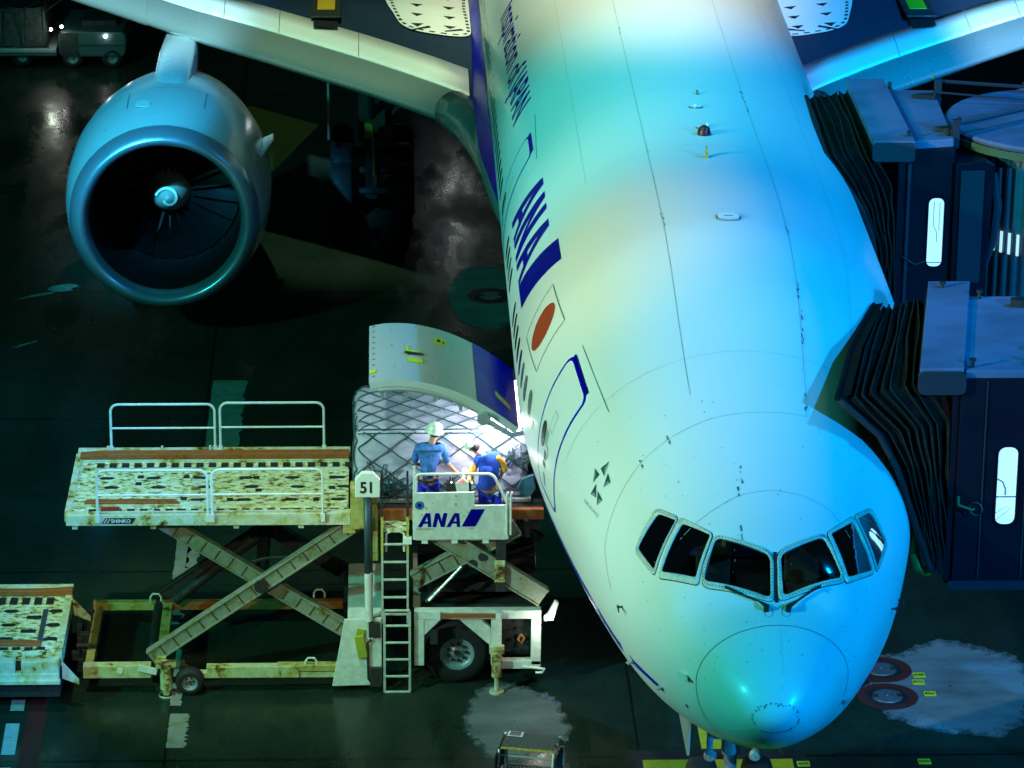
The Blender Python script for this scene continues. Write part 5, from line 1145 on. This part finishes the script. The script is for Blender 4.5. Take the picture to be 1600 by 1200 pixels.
m = MB(); m.tube([(3.585, 4.60, 6.15), (3.66, 4.60, 6.10), (3.70, 4.60, 6.0), (3.705, 4.60, 5.9)], .012, 6); m.box(3.575, 3.86, 4.603, 4.610, 5.86, 5.88); m.tube([(3.58, 4.60, 5.62), (3.72, 4.60, 5.72), (3.80, 4.60, 5.7), (3.6, 4.60, 5.52)], .004, 5); m.build('cabin_fittings', M['gear'], w1)
m = MB()
for x, y in ((3.16, 4.75), (3.2, 8.1), (3.7, 7.7), (4.05, 4.9)): m.tube([(x, y, 7.8), (x, y, 7.92)], .03, 8); m.lathe([(0, .05), (.03, .05), (.04, .01)], (x, y, 7.9), (0, 0, 1), 12)
for y in (5.3, 7.35): m.prism([(4.12, y-.06), (4.25, y-.1), (4.7, y-.1), (4.7, y+.1), (4.25, y+.1), (4.12, y+.06)], 7.82, 7.92, 'xy')
m.build('roof_fittings', M['dark'], B1)
S1 = [(2.47, 8.35, 5.2), (2.35, 8.35, 6.6), (2.24, 8.4, 7.42), (1.62, 6.2, 7.52), (1.26, 4.62, 7.36), (1.86, 4.62, 6.82), (2.14, 4.62, 6.3), (2.33, 4.62, 5.75), (2.52, 4.62, 5.2), (2.7, 4.62, 4.7)]
E1 = [(3.0, 8.35, 4.6), (3.0, 8.35, 6.6), (3.0, 8.35, 7.6), (2.75, 6.4, 7.65), (2.5, 4.70, 7.6), (2.82, 4.68, 7.0), (2.88, 4.68, 6.3), (2.92, 4.68, 5.7), (2.95, 4.68, 5.1), (2.98, 4.68, 4.55)]
canopy('door_canopy', S1, E1, 8, B1, .08)
m = MB(); m.tube([(1.22, 4.58, 7.40), (1.60, 6.2, 7.56), (2.22, 8.42, 7.46)], .035, 6); m.sheet([[(1.22, 4.6, 7.40), (1.42, 4.62, 7.44)], [(1.60, 6.2, 7.56), (1.78, 6.2, 7.59)], [(2.22, 8.42, 7.46), (2.36, 8.38, 7.5)]]); m.build('canopy_lip', M['fabric'], B1)
m = MB(); m.tube([(3.3, 6, 4.4), (3.3, 6, 3.9)], .1, 10); m.box(6.6, 7.4, 5.6, 7.2, 0.9, 4.5); m.box(6.2, 7.8, 5.2, 7.6, .5, .9); m.build('drive_column', M['gear'], B1)
for y in (5.3, 7.1):
    m = MB(); m.lathe([(0, .02), (0, .45), (.1, .5), (.4, .5), (.5, .45), (.5, .02)], (6.8, y, .5), (0, 1, 0), 28); m.build('bridge_wheel', M['tyre'], B1, smooth=True)
m = MB(); m.tube([(2.46, 4.75, 4.95), (2.52, 4.72, 4.72), (2.62, 4.72, 4.64), (2.70, 4.72, 4.68)], .07, 10); m.tube([(2.44, 4.8, 5.3), (2.46, 4.75, 4.95)], .05, 8); m.build('lime_safety_hose', M['green_hose'], B1, smooth=True)
# farther bridge (second door)
B2 = thing('boarding_bridge', (6, 17, 0), 'farther boarding bridge with a round corrugated rotunda at the second cabin door', 'boarding bridge', 'boarding bridges at the cabin doors')
m = MB(); m.prism([(3.80, 15.76), (4.50, 15.9), (4.56, 18.87), (3.76, 18.9)], 7.66, 7.80, 'xy'); m.build('cab_roof', M['roof'], B2, bev=.01)
m = MB(); m.prism([(3.10, 15.62), (3.80, 15.62), (3.74, 19.46), (3.06, 19.44)], 7.72, 7.85, 'xy'); m.build('hood_roof', M['roof'], B2, bev=.01)
m = MB(); m.prism(rpoly([(3.08, 7.50), (3.80, 7.50), (3.80, 7.82), (3.08, 7.82)], .08), 15.56, 15.64); m.build('hood_fascia', M['fascia'], B2)
m = MB(); m.prism([(3.80, 15.8), (3.88, 15.8), (3.84, 18.9), (3.76, 18.9)], 7.803, 7.83, 'xy'); m.build('roof_gutter', M['gutter_blue'], B2)
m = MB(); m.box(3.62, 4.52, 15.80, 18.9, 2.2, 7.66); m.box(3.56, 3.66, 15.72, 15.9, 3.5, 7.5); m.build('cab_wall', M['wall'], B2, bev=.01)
m = MB(); m.prism([(4.53, 7.42), (5.05, 7.48), (5.20, 7.40), (5.12, 4.9), (4.95, 3.9), (4.53, 3.9)], 15.70, 17.6); m.build('side_cabinet', M['wall'], B2, bev=.02)
m = MB(); m.box(4.62, 5.02, 15.66, 15.70, 5.3, 7.3); m.box(3.72, 3.78, 15.76, 15.8, 3.9, 7.4); m.build('cabinet_panel', M['fascia'], B2, bev=.008)
m = MB(); m.tube([(5.22, 15.9, 7.2), (5.3, 15.9, 6.6), (5.26, 15.9, 6.0), (5.12, 15.9, 5.4)], [.05, .09, .08, .03], 8); m.build('cable_loom', M['pole'], B2)
w2 = lit_window('bridge_window', 4.24, 6.17, .155, .64, 15.795, B2)
m = MB(); m.tube([(4.2, 15.78, 6.72), (4.2, 15.78, 6.3), (4.26, 15.78, 6.18), (4.27, 15.78, 6.0)], .006, 5); m.box(4.10, 4.36, 15.782, 15.788, 5.62, 5.635); m.tube([(4.30, 15.78, 6.7), (4.30, 15.78, 6.2)], .005, 5); m.build('cabin_fittings', M['gear'], w2)
m = MB(); m.lathe([(0, .01), (0, 1.86), (.06, 1.9), (.10, 1.86), (.12, .01)], (6.45, 17.2, 7.66), (0, 0, 1), 64); m.build('rotunda_roof', M['roof'], B2)
m = MB(); m.lathe([(-.14, 1.78), (-.14, 1.90), (-.02, 1.92), (0, 1.9)], (6.45, 17.2, 7.66), (0, 0, 1), 64); m.build('rotunda_rim', M['rim'], B2)
m = MB(); rows = []
n = 220
for z in (3.0, 7.5): rows.append([(6.62+(1.62+(.035 if (k//2) % 2 else 0))*math.cos(2*math.pi*k/n), 17.3+(1.62+(.035 if (k//2) % 2 else 0))*math.sin(2*math.pi*k/n), z) for k in range(n+1)])
m.sheet(rows); m.build('corrugated_curtain', M['corr'], B2)
for k in range(5):
    a = 2*math.pi*(-.39+k*.0155)+0; x, y = 6.62+1.68*math.cos(a), 17.3+1.68*math.sin(a); m = MB(); m.bar((x, y, 5.70), (x, y, 6.08), .02, .045, up=(math.cos(a), math.sin(a), 0)); m.build('lit_slot', M['lit'], B2)
m = MB(); m.tube([(4.55, 18.6, 8.05), (6.4, 18.3, 8.0), (8.5, 18.0, 7.95)], .035, 6); m.tube([(4.52, 16.05, 8.0), (6.4, 17.2, 8.05), (8, 18.2, 8.0)], .035, 6); m.tube([(4.6, 18.2, 7.95), (6.6, 17.9, 7.85)], .02, 6)
for x, y in ((4.58, 18.55), (4.54, 16.05)): m.box(x-.05, x+.07, y-.05, y+.05, 7.6, 8.1)
m.build('roof_strut', M['fascia'], B2)
m = MB(); m.lathe([(0, .03), (.04, .03), (.05, .001)], (4.5, 18.62, 8.1), (0, 0, 1), 10); m.build('marker_bulb', M['hazard'], B2)
m = MB()
for x, y in ((3.72, 15.9), (3.78, 18.9), (4.42, 16.1), (4.7, 16.7), (4.5, 18.3)): m.tube([(x, y, 7.8), (x, y, 7.94)], .035, 8)
m.prism([(4.2, 16.35), (4.5, 16.2), (4.6, 16.3), (4.5, 16.45)], 7.81, 7.88, 'xy'); m.prism([(4.1, 18.35), (4.5, 18.25), (4.6, 18.35), (4.5, 18.45)], 7.81, 7.88, 'xy'); m.build('roof_fittings', M['dark'], B2)
m = MB(); m.box(8, 22, 16, 18.4, 4.6, 7.6); m.build('tunnel', M['wall'], B2); m = MB(); m.box(12, 24, 5, 7.6, 4.7, 7.5); m.build('tunnel', M['wall'], B1)
m = MB(); m.tube([(6.62, 17.3, 0), (6.62, 17.3, 3.4)], .6, 24); m.build('rotunda_column', M['gear'], B2, smooth=False)
m = MB(); m.tube([(3.68, 15.74, 5.75), (3.9, 15.7, 5.62), (4.08, 15.74, 5.66)], .015, 5); m.lathe([(0, .04), (.03, .04)], (3.67, 15.70, 5.85), (0, -1, 0), 12); m.build('call_point', M['dark'], B2)
S2 = [(3.06, 19.4, 5.4), (2.9, 19.4, 6.6), (2.36, 19.4, 7.52), (2.32, 17.5, 7.62), (2.30, 15.75, 7.56), (2.62, 15.72, 7.12), (2.95, 15.72, 6.62), (3.16, 15.72, 6.1), (3.26, 15.72, 5.5), (3.2, 15.72, 4.9)]
E2 = [(3.5, 19.4, 4.6), (3.4, 19.4, 6.6), (3.1, 19.4, 7.65), (3.12, 17.5, 7.68), (3.14, 15.72, 7.62), (3.42, 15.72, 7.0), (3.50, 15.72, 6.5), (3.54, 15.72, 5.9), (3.56, 15.72, 5.2), (3.58, 15.72, 4.2)]
canopy('door_canopy', S2, E2, 6, B2, .08, 4)
# ------------------------------------------------------------------ apron markings and pits
def mark(name, poly, mat, z=.004, label=None):
    m = MB(); m.add([(x, y, z) for x, y in poly], [tuple(range(len(poly)))]); o = m.build(name, mat); tag(o, kind='structure'); return o
mark('red_line', [(-10.93, 4), (-10.60, 4), (-10.66, 12), (-10.96, 12)], M['red_paint'])
for a, b in ((4.9, 6.4), (6.9, 8.0), (8.45, 9.58), (10.05, 11.2), (11.7, 12.8)): mark('lane_dash', [(-11.24, a), (-11.02, a), (-11.04, b), (-11.26, b)], M['white_paint'])
def film(name, poly, z=.004):
    c = Vector(f2c(poly)); m = MB(); n = len(poly); rings = [(1.12, 0), (.92, .35), (.7, .75), (.02, 1)]
    for k, _ in rings: m.v += [(c.x+(p[0]-c.x)*k, c.y+(p[1]-c.y)*k, z) for p in poly]
    for r_ in range(3): m.f += [(r_*n+i, r_*n+(i+1) % n, (r_+1)*n+(i+1) % n, (r_+1)*n+i) for i in range(n)]; m.m += [0]*n
    o = m.build(name, M['film'], fix=False); a = o.data.attributes.new('fade', 'FLOAT', 'POINT')
    for i in range(len(m.v)): a.data[i].value = rings[i//n][1]
    return tag(o, kind='structure')
film('cement_patch', blob(4.05, 10.75, 1.35, 1.6, 3.1, rough=.15))
film('cement_patch', blob(-3.12, 9.55, .78, 1.22, 8.2, rough=.15))
film('cement_patch', blob(-3.0, 30.15, .76, 1.8, 5.5, rough=.08))
def jag(x0, x1, y0, y1, seed, n=40):
    L = [(x0+.02*noise.noise(Vector((seed, i*.3, 0))), y0+(y1-y0)*i/n) for i in range(n+1)]; Rr = [(x1+.12*noise.noise(Vector((seed+9, i*.45, 2)))+.07*noise.noise(Vector((seed, i*1.7, 5))), y0+(y1-y0)*i/n) for i in range(n+1)]
    return L+Rr[::-1]
mark('cement_streak', jag(-8.66, -8.36, 8.65, 9.9, 1), M['patch']); mark('cement_streak', jag(-8.68, -8.50, 10.2, 12.4, 2), M['patch']); mark('cement_streak', jag(-8.9, -8.66, 13.4, 17.4, 3), M['patch']); mark('cement_streak', jag(-8.70, -8.50, 15.8, 17.2, 4), M['patch']); mark('cement_streak', jag(-8.6, -7.95, 20.6, 25.2, 5), M['patch'])
mark('white_scuff', [(-12.35, 30.75), (-12.25, 31.0), (-11.95, 31.15), (-11.75, 31.1), (-11.68, 30.95), (-11.85, 30.85), (-11.8, 30.72), (-12.0, 30.62), (-12.2, 30.6)], M['patch']); mark('white_scuff', [(-12.95, 30.1), (-12.2, 30.5), (-12.15, 30.65), (-12.6, 30.45)], M['patch']); mark('white_scuff', [(-12.75, 27.1), (-12.3, 27.5), (-12.28, 27.6), (-12.6, 27.35)], M['patch'])
mark('stop_bar_border', [(-1.42, 3), (1.42, 3), (1.42, 8.42), (-1.42, 8.42)], M['black_paint'], .004)
mark('stop_bar', [(-1.16, 3.2), (1.2, 3.2), (1.2, 8.08), (-1.16, 8.08)], M['yellow_paint'], .008)
mark('lead_in_line', [(-.2, 8.46), (.2, 8.46), (.2, 40), (-.2, 40)], M['yellow_paint'], .004)
mark('lit_ground_patch', [(-8.5, 44.6), (-6.75, 42.9), (-7.9, 38.6), (-9.8, 39.5)], pmx('lit_ground_olive', (.26, .11, .015)), .004)  # pool of light between shadows, painted as an olive patch
for x, y, lab in ((2.99, 10.33, 'red ringed hydrant pit nearest the camera, on the big pale patch'), (3.02, 11.37, 'red ringed hydrant pit partly hidden behind the nose on the big pale patch'), (-2.92, 30.23, 'red ringed hydrant pit on the small far patch beside the hull')):
    H = thing('hydrant_pit', (x, y, 0), lab, 'hydrant pit', 'fuel hydrant pits')
    c = lambda r_: [(x+r_*math.cos(R(a)), y+r_*math.sin(R(a))) for a in range(0, 360, 8)]
    mapped('painted_ring', flat_mesh([[c(.5), c(.36)]]), lambda u, v: Vector((u, v, .010)), M['red_paint'], H, smooth=False)
    mapped('rubber_ring', flat_mesh([[c(.36), c(.25)]]), lambda u, v: Vector((u, v, .012)), M['black_paint'], H, smooth=False)
    m = MB(); m.lathe([(0, .25), (.02, .245), (.022, .02), (.04, .015), (.041, .001)], (x, y, .008), (0, 0, 1), 32); cv = m.build('pit_cover', M['pit'], H)
    m = MB()
    for s in (-1, 1): m.box(x+s*.2-.045, x+s*.2+.045, y-.06, y+.06, .028, .036)
    m.build('cover_handles', M['black'], cv)
def gtag(x, y, s, lab):
    w_ = .2; m = MB(); m.box(x-w_/2, x+w_/2, y-.09, y+.09, .006, .012); o = m.build('ground_marker', M['yellow_tag']); tag(o, lab, 'ground marker', 'yellow ground markers'); rebase(o, (x, y, 0))
    flat = text_bm(s, .10, .002); mapped('marker_lettering', flat, lambda u, v: Vector((x-.085+u*.78, y-.035+v, .015)), M['ink'], o, smooth=False)
gtag(3.62, 11.15, 'B788', 'yellow number marker on the pale patch, farthest of the three there'); gtag(3.57, 10.88, 'B772', 'yellow number marker on the pale patch, in the middle of the three there'); gtag(3.70, 10.43, 'B763', 'yellow number marker on the pale patch, nearest of the three there'); gtag(3.27, 7.95, 'B744', 'yellow number marker on dark apron near the bottom edge of the view'); gtag(1.36, 7.9, 'B744', 'pale yellow marker beside the yellow stop bar under the nose')
# ------------------------------------------------------------------ step stand with a tablet
ST = thing('step_stand', (-3.05, 6.3, 0), 'black aluminium step stand with yellow edged tread near the bottom of the view', 'step stand')
ang = R(-12); cx_, cy_ = -3.0, 6.55
def q_(u, v, z): return Vector((cx_+u*math.cos(ang)-v*math.sin(ang), cy_+u*math.sin(ang)+v*math.cos(ang), z))
def obox(m, u0, u1, v0, v1, z0, z1): return m.add([q_(u, v, z) for u in (u0, u1) for v in (v0, v1) for z in (z0, z1)], [(0, 1, 3, 2), (4, 6, 7, 5), (0, 4, 5, 1), (2, 3, 7, 6), (0, 2, 6, 4), (1, 5, 7, 3)])
m = MB(); obox(m, -.40, .40, -.28, .28, 1.08, 1.10); top = m.build('top_tread', M['tread'], ST, bev=.004)
m = MB(); obox(m, -.40, .40, -.298, -.282, 1.075, 1.105); m.build('tread_edge', M['hazard'], top)
m = MB(); obox(m, -.40, .40, -.60, -.30, .78, .80); stp = m.build('middle_tread', M['dark'], ST)
m = MB()
for i in range(14):
    for j in range(5): u, v = -.37+i*.056, -.57+j*.06; obox(m, u, u+.018, v, v+.018, .80, .806)
m.build('tread_studs', M['alu'], stp)
m = MB()
for u in (-.42, .42):
    for a, b in (((u, -.75, 0), (u, -.30, 1.07)), ((u*.93, -.66, .0), (u*.93, -.28, .78)), ((u, .28, 1.07), (u, .42, 0))): m.tube([q_(*a), q_(*b)], .022, 8)
m.tube([q_(-.4, -.26, .95), q_(.4, -.26, .95)], .016, 8); m.tube([q_(-.4, -.62, .5), q_(.4, -.62, .5)], .016, 8); m.tube([q_(-.4, .36, .5), q_(.4, .36, .5)], .016, 8)
m.tube([q_(.36, .1, 1.0), q_(.50, .1, 1.0), q_(.50, .1, .7)], .02, 8); m.build('stand_frame', M['alu'], ST)
m = MB(); obox(m, -.46, -.44, -.5, .3, .2, 1.04); obox(m, .44, .47, -.4, .3, .2, 1.02); m.build('side_cheek', M['dark'], ST)
m = MB(); obox(m, -.37, -.13, .10, .26, 1.104, 1.116); tb_ = m.build('tablet', M['white_plate'], None, bev=.006); tag(tb_, 'white framed tablet lying on the top tread of the step stand', 'tablet')
m = MB(); obox(m, -.335, -.165, .115, .245, 1.1165, 1.118); m.build('tablet_screen', pmx('tablet_screen_dark', (.02, .016, .03)), tb_)
# ------------------------------------------------------------------ equipment beyond the right wing
DL = thing('pallet_dolly', (-15.2, 49, 0), 'long low dolly with a dark netted load at the far left corner', 'dolly')
m = MB(); m.box(-18.5, -13.5, 47.9, 50.6, .35, .55); m.build('dolly_bed', M['gear'], DL, bev=.02)
m = MB(); g = []
for i in range(41):
    g.append([(-18.4+4.7*i/40, 47.95+2.6*j/12, .6+(.95 if 0 < i < 40 and 0 < j < 12 else 0)+.08*noise.noise(Vector((i*.4, j*.5, 1)))) for j in range(13)])
m.sheet(g); m.build('covered_load', M['dark'], DL)
m = MB()
for i in range(9): m.tube([(-18.2+i*.55, 47.95, .6), (-18.2+i*.55, 47.97, 1.5), (-17.6+i*.55, 49.2, 1.65), (-18.2+i*.55, 50.5, 1.6)], .025, 5)
m.build('load_net', M['net'], DL)
m = MB(); m.box(-18.5, -13.5, 47.86, 47.9, .38, .46); m.build('reflective_edge', M['pole'], DL)
for x in (-17.6, -16, -14.4): lwheel(x, 48.1, .28, .14, .2, DL, 5)
TG = thing('baggage_tractor', (-12.8, 48.6, 0), 'pale blue grey baggage tractor with its lamp lit beyond the right wing', 'tractor')
m = MB(); pr = rpoly([(47.75, .35), (50.3, .35), (50.3, 1.15), (47.9, 1.0)], .12); m.prism(rpoly([(-13.45, .30), (-11.75, .30), (-11.72, .95), (-13.45, .98)], .18), 48.0, 50.2, 'xz'); m.build('tractor_body', pmx('tractor_paint', (.035, .08, .09)), TG, bev=.04)
m = MB(); m.box(-13.4, -11.8, 47.98, 48.0, .6, .63); m.box(-13.42, -12.95, 47.985, 48.0, .35, .94); m.box(-13.3, -13.22, 47.97, 48.0, .5, .58); m.build('body_seam', M['dark'], TG)
m = MB(); m.box(-12.9, -12.0, 48.6, 49.6, .95, 1.1); m.tube([(-12.5, 49.8, .9), (-12.5, 49.8, 1.5)], .03, 8); m.build('tractor_seat', M['black'], TG, bev=.03)
for x in (-13.1, -12.1): lwheel(x, 48.0, .27, .14, .2, TG, 5)
for x, z in ((-13.62, 1.05), (-13.35, 1.12), (-12.25, .86)):
    m = MB(); m.lathe([(0, .04), (.03, .035), (.035, .001)], (x, 47.93, z), (0, -1, .2), 14); m.build('tractor_lamp', M['lit_warm'], TG)
bulb('tractor_glow', (-13.6, 47.4, 1.2), (.9, 1, .85), 12, .08)
bulb('tractor_glow', (-12.3, 46.2, 1.6), (.8, 1, .9), 9, .08)
# wheel chocks under the nose gear
for y, lab in ((5.05, 'yellow wheel chock in front of the nose wheels'), (6.62, 'yellow wheel chock behind the nose wheels')):
    m = MB(); m.prism([(y-.11, 0.012), (y+.11, 0.012), (y+.03, .17), (y-.03, .17)], -.7, .7, 'yz'); o = m.build('wheel_chock', M['hazard'], None, bev=.01); tag(o, lab, 'wheel chock', 'nose wheel chocks'); rebase(o, (0, y, 0))

WL = thing('added_glint_light', (-3.35, 46.6, 0), 'added unseen light on a stand behind the main gear, for ground glints', 'added light')  # added out of view to give the wet ground its glints
m = MB(); m.tube([(-3.35, 46.6, .02), (-3.35, 46.6, 3.1)], .03, 8)
for a in (90, 210, 330): m.tube([(-3.35, 46.6, .5), (-3.35+.5*math.cos(R(a)), 46.6+.5*math.sin(R(a)), .02)], .02, 6)
m.build('stand_pole', M['gear'], WL); m = MB(); m.box(-3.5, -3.2, 46.5, 46.62, 3.1, 3.3); m.build('lamp_head', M['dark'], WL, bev=.02); m = MB(); m.box(-3.47, -3.23, 46.48, 46.495, 3.13, 3.27); m.build('lamp_face', M['lit_warm'], WL)
bulb('added_glint_glow', (-3.35, 46.2, 3.2), (.8, 1, 1), 16, .08)

SKIP = {'frame_rivets', 'paint_chips', 'slogan_lettering', 'airline_lettering', 'alliance_lettering', 'star_emblem', 'star_emblem_facet', 'escape_route_arrows', 'radome_pitting', 'panel_seam', 'deck_rollers', 'roller_row', 'deck_slots', 'cargo_net', 'slack_net_cords', 'wheel_bolts', 'tread_studs', 'fan_blades', 'door_latch_slots', 'rust_seam', 'panel_marks', 'maker_lettering', 'number_lettering', 'marker_lettering', 'livery_block', 'slat_joint', 'canopy_hoops', 'deck_fittings', 'coupling_gear', 'power_unit', 'fuselage', 'cabin_fittings', 'load_net', 'cowl_fasteners', 'cowl_ring_seam', 'cowl_seam'}
for o in [o for o in sc.objects if o.type == 'MESH' and o.parent and not any(md.type in ('SKIN', 'SOLIDIFY') for md in o.modifiers)]: split_loose(o, SKIP)
